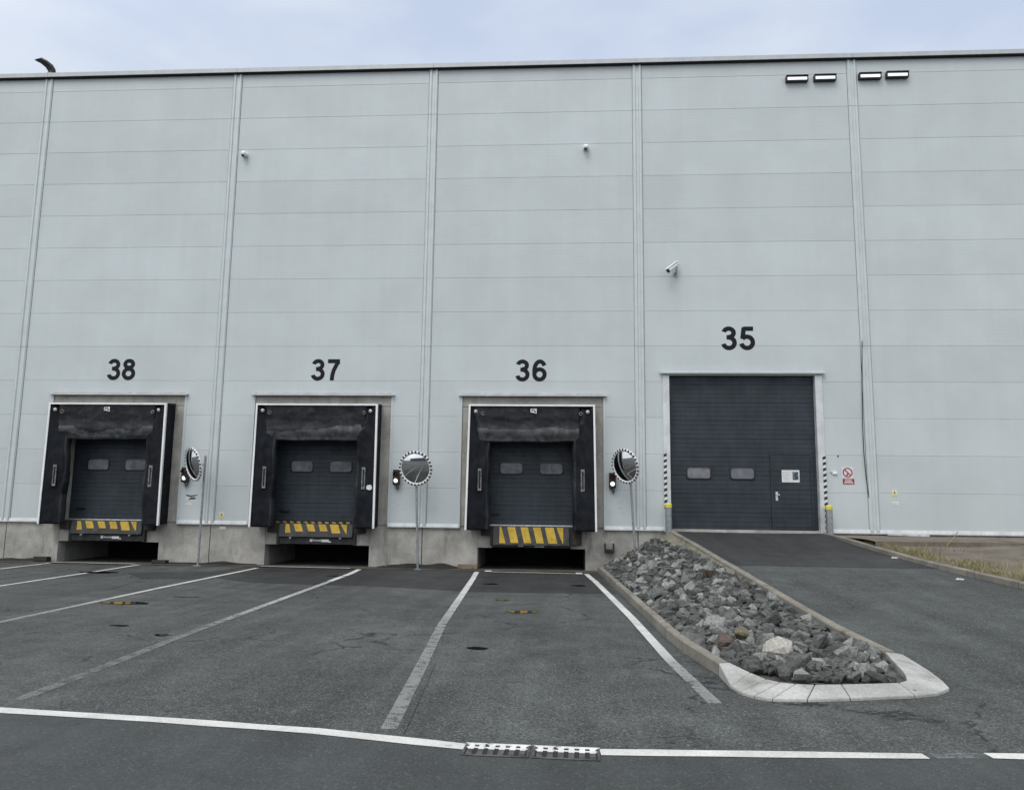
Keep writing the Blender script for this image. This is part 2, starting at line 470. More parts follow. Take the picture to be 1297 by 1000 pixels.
def rz(y): return pl(RAMP, y)

# ------------------------------------------------------------------ ground, road, ramp
MB().quad((-300, -300, 0), (300, -300, 0), (300, 300, 0), (-300, 300, 0)).build("ground", 'asph', kind='structure')
def ribbon(pts, w, z, name, mat):
    b = MB(); n = len(pts); v = []
    for i, p in enumerate(pts):
        a = Vector(pts[max(i - 1, 0)]); c = Vector(pts[min(i + 1, n - 1)]); d = (c - a).normalized(); q = Vector((-d.y, d.x)) * w / 2
        jit = pnoise(Vector((p[0] * 1.7, p[1] * 1.7, w))) * w * .10 + pnoise(Vector((p[0] * 9, p[1] * 9, w + 3))) * w * .07
        v += [(p[0] + q.x, p[1] + q.y + jit, z), (p[0] - q.x, p[1] - q.y - jit, z)]
    b.add(v, [(2 * i, 2 * i + 1, 2 * i + 3, 2 * i + 2) for i in range(n - 1)])
    return b.build(name, mat, kind='structure')
def dense(pts, step=.35):
    out = []
    for a, b in zip(pts, pts[1:]):
        k = max(1, int(math.dist(a, b) / step))
        out += [(lerp(a[0], b[0], i / k), lerp(a[1], b[1], i / k)) for i in range(k)]
    return out + [pts[-1]]
FRONT = [(-60, -11.5), (-20, -13.75), (-6, -14.95), (-.66, -15.42), (.72, -15.55), (2.03, -15.72), (3.2, -15.99), (4.14, -16.01), (6.4, -15.86), (6.95, -15.8), (7.3, -15.79), (14, -15.6), (60, -14.5)]
# the smoother road on the camera side of the long white line
b = MB(); fd = dense(FRONT, 1.0); v = []
for p in fd: v += [(p[0], p[1] - .03, .004), (p[0], -60, .004)]
b.add(v, [(2 * i, 2 * i + 1, 2 * i + 3, 2 * i + 2) for i in range(len(fd) - 1)])
b.build("road", 'asph3', kind='structure')
# newer dark asphalt in front of the docks
dk = [(-4.6, -.72), (-4.9, -3.0), (-3.2, -4.6), (-2.3, -4.85), (0, -5.05), (2.1, -5.75), (4.95, -5.62), (4.78, -.72)]
MB().add([(x, y, .004) for x, y in dk], [tuple(range(len(dk)))]).build("fresh_asphalt", 'asph2', kind='structure')
dk = [(-5.2, -2.2), (-6.5, -3.2), (-5.6, -4.3), (-4.0, -4.1), (-4.6, -2.6)]
MB().add([(x, y, .0045) for x, y in dk], [tuple(range(len(dk)))]).build("fresh_asphalt", 'asph2', kind='structure')
# worn concrete ledge along the foot of the wall
def ledge(u, v):
    x = lerp(-30, 4.75, u); y = lerp(-.62 + .10 * pnoise(Vector((x * .9, 1, 0))), .1, v)
    return (x, y, .012 + .01 * pnoise(Vector((x * 2, y * 3, 0))))
MB().grid(ledge, 160, 3).build("wall_ledge", 'ledge', kind='structure')
def ramp_fn(dz, y0, y1, ov=0.0):
    def fn(u, v):
        y = lerp(y0, y1, v); xa = xr(y) + .05 if y > -12.4 else lerp(xr(-12.4) + .05, 7.2, min(1, (-12.4 - y) / 1.5)); xb = xk(y) + .10
        x = lerp(xa, xb, u)
        return (x, y, rz(y) + .005 + dz + .012 * pnoise(Vector((x * .5, y * .5, 3))) * min(1, max(0, (y + 13.5))))
    return fn
MB().grid(ramp_fn(0, -13.9, .12), 10, 60).build("ramp", 'ramp', kind='structure')
MB().grid(ramp_fn(.004, -5.62, .12), 10, 40).build("fresh_asphalt", 'asph2', kind='structure')

# painted lines
def fl(name, pts, w, mat='paint', z=.008): ribbon(dense(pts), w, z, name, mat)
fl("road_line", [p for p in FRONT if p[0] <= 3.2], .145)
fl("road_line", [(4.14, -16.01), (6.4, -15.86)], .135)
fl("road_line", [(6.85, -15.8), (8.6, -15.75), (14, -15.6)], .135)
fl("bay_line", [(6.45, -15.85), (6.85, -15.8)], .12, 'paintf')
fl("bay_line", [(1.63, -.95), (1.76, -3), (2.14, -10.17), (2.4, -13.47), (2.56, -15.6)], .125, 'paintm')
fl("bay_line", [(4.46, -1.0), (4.62, -3.2), (4.94, -9.07), (5.08, -12.6), (5.21, -14.5)], .125, 'paintr')
fl("bay_line", [(-4.2, -1.0), (-4.13, -6.3), (-3.97, -10.95), (-3.9, -14.5)], .12, 'paintm')
fl("bay_line", [(-1.5, -.85), (-1.36, -2.2), (-1.0, -11.23), (-.75, -15.12)], .13, 'paintf')
fl("bay_line", [(-1.5, -.85), (-1.38, -2.2), (-1.3, -4.2)], .12, 'paint', .009)
fl("bay_line", [(-7.66, -.3), (-7.43, -3.65), (-7.3, -6.4), (-7.0, -12)], .12, 'paintm')
fl("bay_line", [(-10.2, -.35), (-10.0, -4), (-9.8, -9)], .12, 'paintm')
fl("bay_line", [(1.83, -.93), (4.33, -1.1)], .10, z=.017)
fl("bay_line", [(-4.25, -.62), (-1.75, -.82)], .10, z=.030)
fl("bay_line", [(-10.2, -.5), (-7.75, -.62)], .10, z=.030)
MB().box(1.84, 2.0, -1.06, -.72, .024, .028).build("bay_line", 'paint', kind='structure')
MB().box(4.2, 4.36, -1.24, -.85, .018, .022).build("bay_line", 'paint', kind='structure')
# repaired strip below the old bay line (rough, raised)
ribbon(dense([(2.36, -13.1), (2.5, -15.0), (2.56, -15.9)]), .30, .0062, "asphalt_repair", 'ramp')

# puddles
random.seed(5)
def puddle(cx, cy, rx, ry, seed, rot=0.0):
    pts = []
    for i in range(40):
        a = 2 * pi * i / 40
        k = 1 + .45 * pnoise(Vector((cos(a) * 1.3 + seed, sin(a) * 1.3, seed)))
        x, y = rx * k * cos(a), ry * k * sin(a) * (1 - .35 * abs(cos(a)))
        pts.append((cx + x * cos(rot) - y * sin(rot), cy + x * sin(rot) + y * cos(rot), .0095))
    MB().add(pts, [tuple(range(40))]).build("puddle", 'water', kind='structure')
def mirrored(x, y, z):                            # where flat water shows the point (x, y, z) to someone standing in the yard
    e = cam.matrix_world.translation; t = e.z / (e.z + z); return (lerp(e.x, x, t), lerp(e.y, y, t))
PA, PB = mirrored(-8.9, -.11, 1.09), mirrored(2.75, -.11, 1.10)
for p in ((PA[0] + .42, PA[1], .42, .17, 1), (PB[0], PB[1], .24, .17, 2), (2.86, -12.07, .14, .085, 3), (2.29, -4.15, .20, .11, 4), (4.22, -4.15, .22, .12, 5),
          (-1.25, -11.67, .10, .09, 6), (-7.3, -3.1, .5, .22, 7), (-2.9, -7.6, .3, .06, 8), (-1.5, -2.9, .26, .09, 9), (-2.2, -11.0, .14, .05, 11), (2.8, -7.1, .2, .05, 12)):
    puddle(*p)

# ------------------------------------------------------------------ the warehouse
wh = thing("warehouse", "long grey warehouse clad in horizontal metal panels with loading docks", "warehouse", (0, .6, 0))
wh.location = (0, 0, 0)
X0, X1 = -31.0, 33.0
STRIPS = [-30, -24, -18, -12.02, -6.03, -.03, 5.98, 12.12, 18.1, 24, 30]
DOOR35 = (6.78, 10.72)
# openings in the cladding: (x0, x1, top)
OPEN = [(c - 2.0, c + 2.0, 4.78) for c, _ in DOCKS] + [(6.62, 10.90, 5.40)]
b = MB()
edges = [X0] + STRIPS[1:-1] + [X1]
for xa, xb in zip(edges, edges[1:]):
    for k in range(14):
        z0, z1 = ZB + k, min(ZB + k + 1, 14.62)
        segs = [(xa + .004, xb - .004, z0, z1)]
        for ox0, ox1, ot in OPEN:
            new = []
            for s0, s1, a0, a1 in segs:
                if ox1 <= s0 or ox0 >= s1 or a0 >= ot: new.append((s0, s1, a0, a1)); continue
                if ox0 > s0: new.append((s0, ox0, a0, a1))
                if ox1 < s1: new.append((ox1, s1, a0, a1))
                if a1 > ot: new.append((max(s0, ox0), min(s1, ox1), ot, a1))
            segs = new
        for s0, s1, a0, a1 in segs:
            # flat panel, bevelled into the joint groove at its top and bottom
            g0 = .007 if abs(a0 - z0) < 1e-6 else 0; g1 = .006 if abs(a1 - z1) < 1e-6 else 0
            b.prism_x([(0, a0 + g0), (.0075, a0 + .0002), (.14, a0 + .0002), (.14, a1 - .0002), (.0075, a1 - .0002), (0, a1 - g1)][::-1], s0, s1)
b.box(X0, X1, .141, .30, ZB + 3.7 + .6, 14.55, 1)
b.build("wall_cladding", ['clad', 'dark'], wh)
for x in STRIPS:
    s = MB()
    prof = [(-.135, .012), (-.135, -.012), (-.105, -.045), (-.055, -.045), (-.035, -.014), (.035, -.014), (.055, -.045), (.105, -.045), (.135, -.012), (.135, .012)]
    for z0, z1 in ((ZB - .02, 6.16), (6.17, 13.16), (13.17, 14.58)):
        n = len(prof); v = [(x + px, py, z) for z in (z0, z1) for px, py in prof]
        s.add(v, [(i, i + 1, i + 1 + n, i + n) for i in range(n - 1)] + [tuple(range(n - 1, -1, -1)), tuple(range(n, 2 * n))])
    for e in (-.142, .136): s.box(x + e, x + e + .006, -.004, .012, ZB + .04, 14.57, 1)
    s.build("cover_strip", ['strip', 'dark'], wh)
# parapet edge, seams between its lengths
s = MB()
for xa, xb in zip([X0] + STRIPS[1:-1], STRIPS[1:-1] + [X1]):
    s.prism_x([(-.13, 14.60), (-.13, 14.73), (.30, 14.76), (.30, 14.602), (-.10, 14.602)], xa + .004, xb - .004)
    s.prism_x([(-.105, 14.575), (-.105, 14.60), (.1, 14.60), (.1, 14.575)], xa, xb, 1)  # near-black strip: shade under the cap overhang, put in as colour
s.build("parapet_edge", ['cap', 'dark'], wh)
MB().box(X0, X1, .31, 42, 14.2, 14.5).build("roof", 'cap', wh)
MB().box(X0, X0 + .2, .32, 42, 0, 14.19).box(X1 - .2, X1, .32, 42, 0, 14.19).box(X0 + .21, X1 - .21, 41.8, 42, 0, 14.19).build("end_wall", 'clad', wh)
# flashing under the cladding
s = MB()
for xa, xb in ((X0, DOCKS[0][0] - 2.0), (DOCKS[0][0] + 2, DOCKS[1][0] - 2), (DOCKS[1][0] + 2, DOCKS[2][0] - 2), (DOCKS[2][0] + 2, 6.60), (10.92, 40)):
    if xa > 33: continue
    xb = min(xb, X1)
    s.prism_x([(-.03, ZB - .075), (-.03, ZB - .045), (-.012, ZB + .035), (.02, ZB + .035), (.02, ZB - .075)][::-1], xa, xb)
s.build("base_flashing", 'flash', wh)
# concrete plinth with the pits below the docks
s = MB(); PF = .045
xs = [X0, -12.0]
segs = [(X0, -24.01), (-23.99, -18.01), (-17.99, -12.01), (-11.99, DOCKS[0][0] - 1.47), (DOCKS[0][0] + 1.47, -6.02), (-6.0, DOCKS[1][0] - 1.47), (DOCKS[1][0] + 1.47, -.02), (0, DOCKS[2][0] - 1.47), (DOCKS[2][0] + 1.47, 5.88), (5.90, 12.0), (12.02, X1)]
for xa, xb in segs: s.box(xa, xb, PF, .40, -.3, ZB - .02)
for c, _ in DOCKS:
    s.box(c - 1.469, c - 1.07, PF + .002, .40, .575, ZB - .021)
    s.box(c + 1.07, c + 1.469, PF + .002, .40, .575, ZB - .021)
s.box(-24.2, 12.5, .41, .5, -.3, .0, 1)
s.build("concrete_plinth", ['plinth', 'dark'], wh, bevel=.008)
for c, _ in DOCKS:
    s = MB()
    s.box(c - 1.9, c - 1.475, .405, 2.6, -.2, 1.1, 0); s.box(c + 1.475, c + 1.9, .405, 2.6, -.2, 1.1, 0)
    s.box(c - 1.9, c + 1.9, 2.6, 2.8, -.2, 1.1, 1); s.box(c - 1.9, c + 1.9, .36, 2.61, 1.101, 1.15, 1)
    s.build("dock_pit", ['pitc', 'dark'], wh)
# concrete portals of the docks
for c, num in DOCKS:
    s = MB()
    s.box(c - 1.96, c - 1.38, .02, .42, ZB - .019, 4.44); s.box(c + 1.38, c + 1.96, .02, .42, ZB - .019, 4.44)
    s.box(c - 1.96, c + 1.96, .021, .42, 4.452, 4.77)
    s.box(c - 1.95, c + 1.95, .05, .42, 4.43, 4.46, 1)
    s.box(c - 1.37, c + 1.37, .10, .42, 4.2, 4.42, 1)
    s.build("door_surround", ['portal', 'dark'], wh, bevel=.006)
    s = MB(); s.prism_x([(.02, 4.80), (-.10, 4.775), (-.10, 4.74), (.02, 4.755)], c - 2.06, c + 2.06)
    s.box(c - 2.0, c + 2.0, -.006, .02, 4.80, 4.84)
    s.build("drip_cap", 'drip', wh)
    for xa in (c - 2.02, c + 1.965): MB().box(xa, xa + .055, -.012, .03, ZB - .07, 4.735).build("opening_trim", 'strip', wh)
# sectional doors
def ribbed_door(x0, x1, z0, z1, y, pitch=.125):
    b = MB(); prof = []; z = z0; k = 0
    while z < z1 - 1e-4:
        h = min(pitch, z1 - z); deep = .010 if k % 4 == 0 else .005; w = .010 if k % 4 == 0 else .007
        prof += [(y + deep, z), (y + deep, z + w), (y, z + w + .006), (y, z + h - .002)]
        z += h; k += 1
    n = len(prof); v = [(x, p[0], p[1]) for x in (x0, x1) for p in prof]
    b.add(v, [(i, i + n, i + 1 + n, i + 1) for i in range(n - 1)])
    b.box(x0, x1, y + .03, y + .07, z0, z1)
    return b
def window(cx, cz, w, h, y, parent):
    b = MB(); o = rounded(cx, cz, w + .07, h + .07, .10); i = rounded(cx, cz, w, h, .075); n = len(o)
    v = [(x, y - .018, z) for x, z in o] + [(x, y - .022, z) for x, z in i] + [(x, y + .01, z) for x, z in o] + [(x, y - .006, z) for x, z in i]
    fs = []
    for k in range(n):
        q = (k + 1) % n
        fs += [(k, q, q + n, k + n), (k + 2 * n, q + 2 * n, q, k), (k + n, q + n, q + 3 * n, k + 3 * n)]
    b.add(v, fs, 0)
    b.add([(x, y - .006, z) for x, z in i], [tuple(range(n))], 1)
    return b.build("window", ['rim', 'pane'], parent)
for c, num in DOCKS:
    d = ribbed_door(c - 1.36, c + 1.36, 1.215, 4.25, .27).build("sectional_door", 'door', wh)
    window(c - .58 + .003 * (c - 3.9), 2.755, .61, .29, .27, d); window(c + .535 + .003 * (c - 3.9), 2.755, .61, .29, .27, d)
    MB().box(c - 1.16, c - .90, .235, .27, 1.47, 1.52).box(c - 1.12, c - .94, .21, .235, 1.48, 1.51).build("door_handle", 'black', d)
    s = MB()
    if num == '37':
        for k in range(26):
            x = c - 1.3 + k * .1
            s.prism_y([(x, 1.16), (x + .1, 1.16), (x + .1 - .04, 1.21), (x - .04, 1.21)], .13, .27, k % 2)
    else:
        s.box(c - 1.36, c + 1.36, .12, .28, 1.165, 1.205, 0)
    s.build("threshold_strip", ['steel', 'yellow2'] if num == '37' else ['bright'], wh)
c0, c1 = DOOR35
d = ribbed_door(c0 + .01, c1 - .01, 1.10, 5.33, .15).build("sectional_door", 'door', wh)
window(7.565, 2.67, .62, .29, .15, d); window(8.74, 2.67, .62, .29, .15, d)
# the wicket door in it : a frame standing proud
s = MB(); wx0, wx1, wz0, wz1 = 9.54, 10.56, 1.22, 3.2
s.box(wx0 - .045, wx0, .128, .152, wz0, wz1 + .045); s.box(wx1, wx1 + .045, .128, .152, wz0, wz1 + .045)
s.box(wx0, wx1, .128, .152, wz1, wz1 + .045); s.box(wx0 - .045, wx1 + .045, .128, .152, wz0 - .04, wz0)
k = ribbed_door(wx0 + .012, wx1 - .012, 1.225, wz1 - .012, .140)
s.add(k.v, k.f)
g = .014
s.box(wx0, wx0 + g, .132, .139, wz0 + g, wz1 - g, 1); s.box(wx1 - g, wx1, .132, .139, wz0 + g, wz1 - g, 1); s.box(wx0, wx1, .132, .139, wz1 - g, wz1, 1); s.box(wx0, wx1, .132, .139, wz0, wz0 + g, 1)
s.box(wx0 - .058, wx0 - .0455, .140, .149, wz0 - .05, wz1 + .058, 1); s.box(wx1 + .0455, wx1 + .058, .140, .149, wz0 - .05, wz1 + .058, 1); s.box(wx0 - .0454, wx1 + .0454, .140, .149, wz1 + .0455, wz1 + .058, 1)
s.build("wicket_door", ['door', 'rim'], d)
MB().box(9.60, 9.665, .115, .142, 1.94, 2.18).cyl((9.64, .115, 2.1), (9.64, .07, 2.1), .015).box(9.625, 9.70, .062, .082, 2.085, 2.115).build("door_handle", 'bright', d, bevel=.004)
s = MB(); s.box(6.60, c0, -.03, .20, 1.06, 5.345); s.build("door_jamb", 'flash', wh, bevel=.006)
s = MB(); s.box(c1, 10.91, -.03, .20, 1.06, 5.345); s.build("door_jamb", 'flash', wh, bevel=.006)
s = MB(); s.box(6.60, 10.91, -.012, .25, 5.35, 5.40); s.prism_x([(-.03, 5.47), (-.12, 5.445), (-.12, 5.385), (-.03, 5.40)], 6.52, 10.98)
s.build("drip_cap", 'strip', wh, bevel=.004)
MB().box(6.79, 10.71, .02, .30, .95, 1.087).build("door_sill", 'kerbw', wh)
MB().box(c0, c1, .35, .42, 1.0, 5.6).build("door_backing", 'dark', wh)
# black and white guards on the jambs
for xa, xb, za, zb in ((6.60, 6.68, 1.6, 3.16), (10.835, 10.915, 1.12, 3.12)):
    s = MB(); n = int((zb - za) / .145)
    for k in range(n):
        z = za + k * (zb - za) / n; h = (zb - za) / n; t = .03
        s.prism_y([(xa, z), (xb, z + t), (xb, z + h / 2 + t), (xa, z + h / 2)], -.042, -.031, 0)
        s.prism_y([(xa, z + h / 2), (xb, z + h / 2 + t), (xb, z + h + t), (xa, z + h)], -.042, -.031, 1)
    s.build("corner_guard", ['whites', 'black'], wh)
# bay numbers
def arc(cx, cy, rx, ry, a0, a1, n=28): return [(cx + rx * cos(R(lerp(a0, a1, i / n))), cy + ry * sin(R(lerp(a0, a1, i / n)))) for i in range(n + 1)]
DIG = {'3': [arc(.305, .737, .205, .182, 168, -90), arc(.305, .305, .235, .224, 90, -168), [(.21, .541), (.31, .541)]],
       '8': [arc(.32, .755, .195, .165, 0, 360, 40), arc(.32, .305, .235, .224, 0, 360, 40)],
       '6': [arc(.32, .318, .235, .236, 0, 360, 40), arc(.335, .5, .25, .419, 33, 180) + [(.085, .30)]],
       '7': [[(.03, .912), (.60, .912)], [(.545, .90), (.43, .72), (.32, .48), (.265, .27), (.24, 0)]],
       '5': [[(.15, .912), (.575, .912)], [(.185, .96), (.12, .47)], arc(.305, .325, .24, .244, 142, -168)]}
def number(txt, cx, zb, hh, wid):
    b = MB(); sw = .192; k = 0; adv = (wid / hh - .62)
    for q, ch in enumerate(txt):
        for path in DIG[ch]:
            v = []; n = len(path); closed = math.dist(path[0], path[-1]) < 1e-4
            for i, p in enumerate(path):
                p0 = path[i - 1] if i else (path[-2] if closed else p); p1 = path[i + 1] if i < n - 1 else (path[1] if closed else p)
                d = Vector((p1[0] - p0[0], p1[1] - p0[1])).normalized(); m = Vector((-d.y, d.x)) * sw / 2
                for sg in (1, -1): v.append(((p[0] + sg * m.x + q * adv - (adv + .62) / 2) * hh, -.0010 - .00025 * k, (p[1] + sg * m.y) * hh))
            b.add(v, [(2 * i, 2 * i + 1, 2 * i + 3, 2 * i + 2) for i in range(n - 1)]); k += 1
    b.build("bay_number", 'num', wh, (cx, -.001, zb))
for a_ in (('38', -8.96, 5.19, .61, .82), ('37', -2.91, 5.185, .61, .83), ('36', 2.95, 5.175, .61, .85), ('35', 8.69, 6.065, .655, .90)): number(*a_)

# ------------------------------------------------------------------ dock shelters
def cloth(fn, nu, nv, mats, name, parent, mfn=None, thick=.012):
    b = MB(); b.grid(fn, nu, nv, 0, True, mfn); o = b.build(name, mats, parent)
    m = o.modifiers.new("thickness", 'SOLIDIFY'); m.thickness = thick; m.offset = -1
    return o
D = .55
def shelter(c, num, label):
    t = thing("dock_shelter", label, "dock shelter", (c, 0, 0), 0, "dock shelters round the loading doors")
    sd = int(num)
    wb = .05 if num == '36' else .02                      # how far the legs splay at the foot
    for sx in (-1, 1):
        b = MB(); x0, x1 = sx * 1.70, sx * 1.672
        v = [(x0, 0, 1.10), (x1, 0, 1.10), (x0 + sx * wb, -D, 1.07), (x1 + sx * wb, -D, 1.07), (x0, 0, 4.46), (x1, 0, 4.46), (x0, -D, 4.40), (x1, -D, 4.40)]
        b.add(v, [(0, 1, 3, 2), (4, 6, 7, 5), (0, 2, 6, 4), (1, 5, 7, 3), (2, 3, 7, 6), (0, 4, 5, 1)])
        b.build("side_cover", 'tarp', t)
    MB().prism_x([(0, 4.50), (-D, 4.44), (-D, 4.405), (0, 4.465)], -1.70, 1.70).build("top_cover", 'tarp', t)
    b = MB()
    for sx in (-1, 1):
        b.add([(sx * 1.715, -D - .02, 4.445), (sx * 1.665, -D - .02, 4.445), (sx * (1.715 + wb), -D - .02, 1.06), (sx * (1.665 + wb), -D - .02, 1.06),
               (sx * 1.715, -D + .05, 4.445), (sx * 1.665, -D - .0, 4.445), (sx * (1.715 + wb), -D + .05, 1.06), (sx * (1.665 + wb), -D - .0, 1.06)],
              [(0, 1, 3, 2), (0, 2, 6, 4), (1, 5, 7, 3), (2, 3, 7, 6), (4, 5, 1, 0)])
    b.box(-1.715, 1.715, -D - .022, -D + .04, 4.40, 4.447)
    b.build("edge_trim", 'trim', t)
    rr = random.Random(sd)
    for sx in (-1, 1):
        ph = rr.random() * 9
        def flap(u, v, sx=sx, ph=ph):
            z = lerp(1.06, 4.36, v)
            edge = 1.16 + .03 * pnoise(Vector((z * 1.3, ph, 1))) + .05 * max(0, v - .78) / .22
            x = lerp(1.67 + wb * (1 - v), edge, min(u / .8, 1))
            y = lerp(-D + .005, -.455, min(u / .8, 1))
            if u > .8:                                   # the free edge curls back into the opening
                k = (u - .8) / .2
                y += .20 * k; x -= .03 * sin(k * 1.6)
            w = min(1, u * 3)
            y += w * (.045 * pnoise(Vector((u * 2.5 + ph, z * 1.1, ph))) + .020 * pnoise(Vector((u * 7, z * 4.5, ph))))
            x += w * .028 * pnoise(Vector((z * 2.4, u * 2, ph + 4)))
            if v > .86: y += w * .10 * (v - .86) / .14 * u   # gathered towards the head curtain
            return (sx * x, y, z)
        def fm(u, v, ph=ph): return 1 if (u > .70 and pnoise(Vector((v * 5, ph, 2))) > -.30) or (v > .86 and u > .4) else 0
        f = cloth(flap, 22, 60, ['tarp', 'tarp2'], "side_flap", t, fm)
        xg = 1.385
        y_at = lerp(-D, -.455, (1.67 - xg) / .5 ) - .045
        b = MB(); b.box(sx * xg - .048, sx * xg + .048, y_at, y_at + .03, 2.11, 2.70, 0)
        b.box(sx * xg - .026, sx * xg + .026, y_at - .004, y_at + .001, 2.17, 2.64, 1)
        b.build("guide_plate", ['plate', 'tarp2'], f, bevel=.005)
    wl, wr = (1.60, 1.30) if num == '36' else (1.42, 1.40)
    def curt(u, v):
        z = lerp(4.39, 3.43 + .025 * pnoise(Vector((u * 4, sd, 0))), v)
        x = lerp(-lerp(wl, min(wl, 1.40), v), lerp(wr, min(wr, 1.34), v), u)
        y = -D + .03 + .10 * v
        if num == '36': y += -.035 * (1 - u) * min(1, v * 3)
        y += -.055 * math.exp(-((v - .72) / .16) ** 2) * (1 + .6 * pnoise(Vector((u * 3.5, sd, 2))))
        y += min(1, v * 4) * (.032 * pnoise(Vector((u * 5, v * 3, sd))) + .016 * pnoise(Vector((u * 16, v * 9, sd))))
        return (x, y, z)
    def cm(u, v):
        q = .16 * pnoise(Vector((u * 3.2, sd * 1.7, 5)))
        if num == '38': return 2 if (.62 + q < v < .9 + q * .6) and pnoise(Vector((u * 4, v * 4, 1))) > -.12 else 1
        if num == '37': return 2 if v > .70 - .22 * u * u + q * .6 and v < .95 else 1
        return 2 if v > .60 + q * .8 and v < .95 else 1
    cu = cloth(curt, 60, 26, ['tarp', 'tarp2', 'tarpw'], "head_curtain", t, cm)
    if num != '37':
        b = MB(); xx = .05 if num == '36' else -.02
        b.add([(xx - .08, -D + .005, 4.33), (xx + .09, -D + .005, 4.335), (xx + .09, -D + .005, 4.20), (xx - .08, -D + .005, 4.235)], [(3, 2, 1, 0)])
        b.box(xx - .05, xx + .04, -D + .0005, -D + .003, 4.295, 4.315, 1); b.box(xx - .055, xx - .01, -D + .0005, -D + .003, 4.255, 4.275, 1); b.box(xx + .02, xx + .07, -D + .0005, -D + .003, 4.235, 4.275, 1)
        b.build("curtain_label", ['whites', 'steel'], cu)
    for sx in (-1, 1):
        if num == '38' and sx == 1: pos = 1.50
        else: pos = 1.52
        b = MB(); a = Vector((sx * pos, -D - .012, 4.25))
        b.lathe([(.0, .0), (.042, .004), (.05, .012), (.05, .02), (.024, .03), (.0, .03)], a + Vector((0, .012, 0)), (sx * -.2, -1, -.2), 16)
        b.build("buckle", 'buckle', t); b = MB()
        b.tube([a + Vector((-sx * .14, .02, -.06)), a + Vector((-sx * .20, .03, -.10)), a + Vector((-sx * .24, .05, -.04)), a + Vector((-sx * .18, .03, .0)), a + Vector((-sx * .14, .02, -.06))], .011, 6)
        b.build("strap_loop", 'plate', t)
    return t
shelter(DOCKS[0][0], '38', "black dock shelter under the number 38, its right side cover in view")
shelter(DOCKS[1][0], '37', "black dock shelter under the number 37, pale scrap on its right flap")
s36 = shelter(DOCKS[2][0], '36', "black dock shelter under the number 36, torn corner on its head curtain")
# a torn scrap stuck on the right flap of 37
b = MB(); pts = [(-.06, -.05), (.03, -.075), (.085, -.03), (.07, .05), (.02, .075), (-.05, .06), (-.08, .01)]
b.prism_y(pts, -.004, .004)
tag(b.build("paper_scrap", 'whites', None, (DOCKS[1][0] + 1.56, -.575, 2.16)), "torn white scrap stuck on the black right flap at dock 37", "paper")

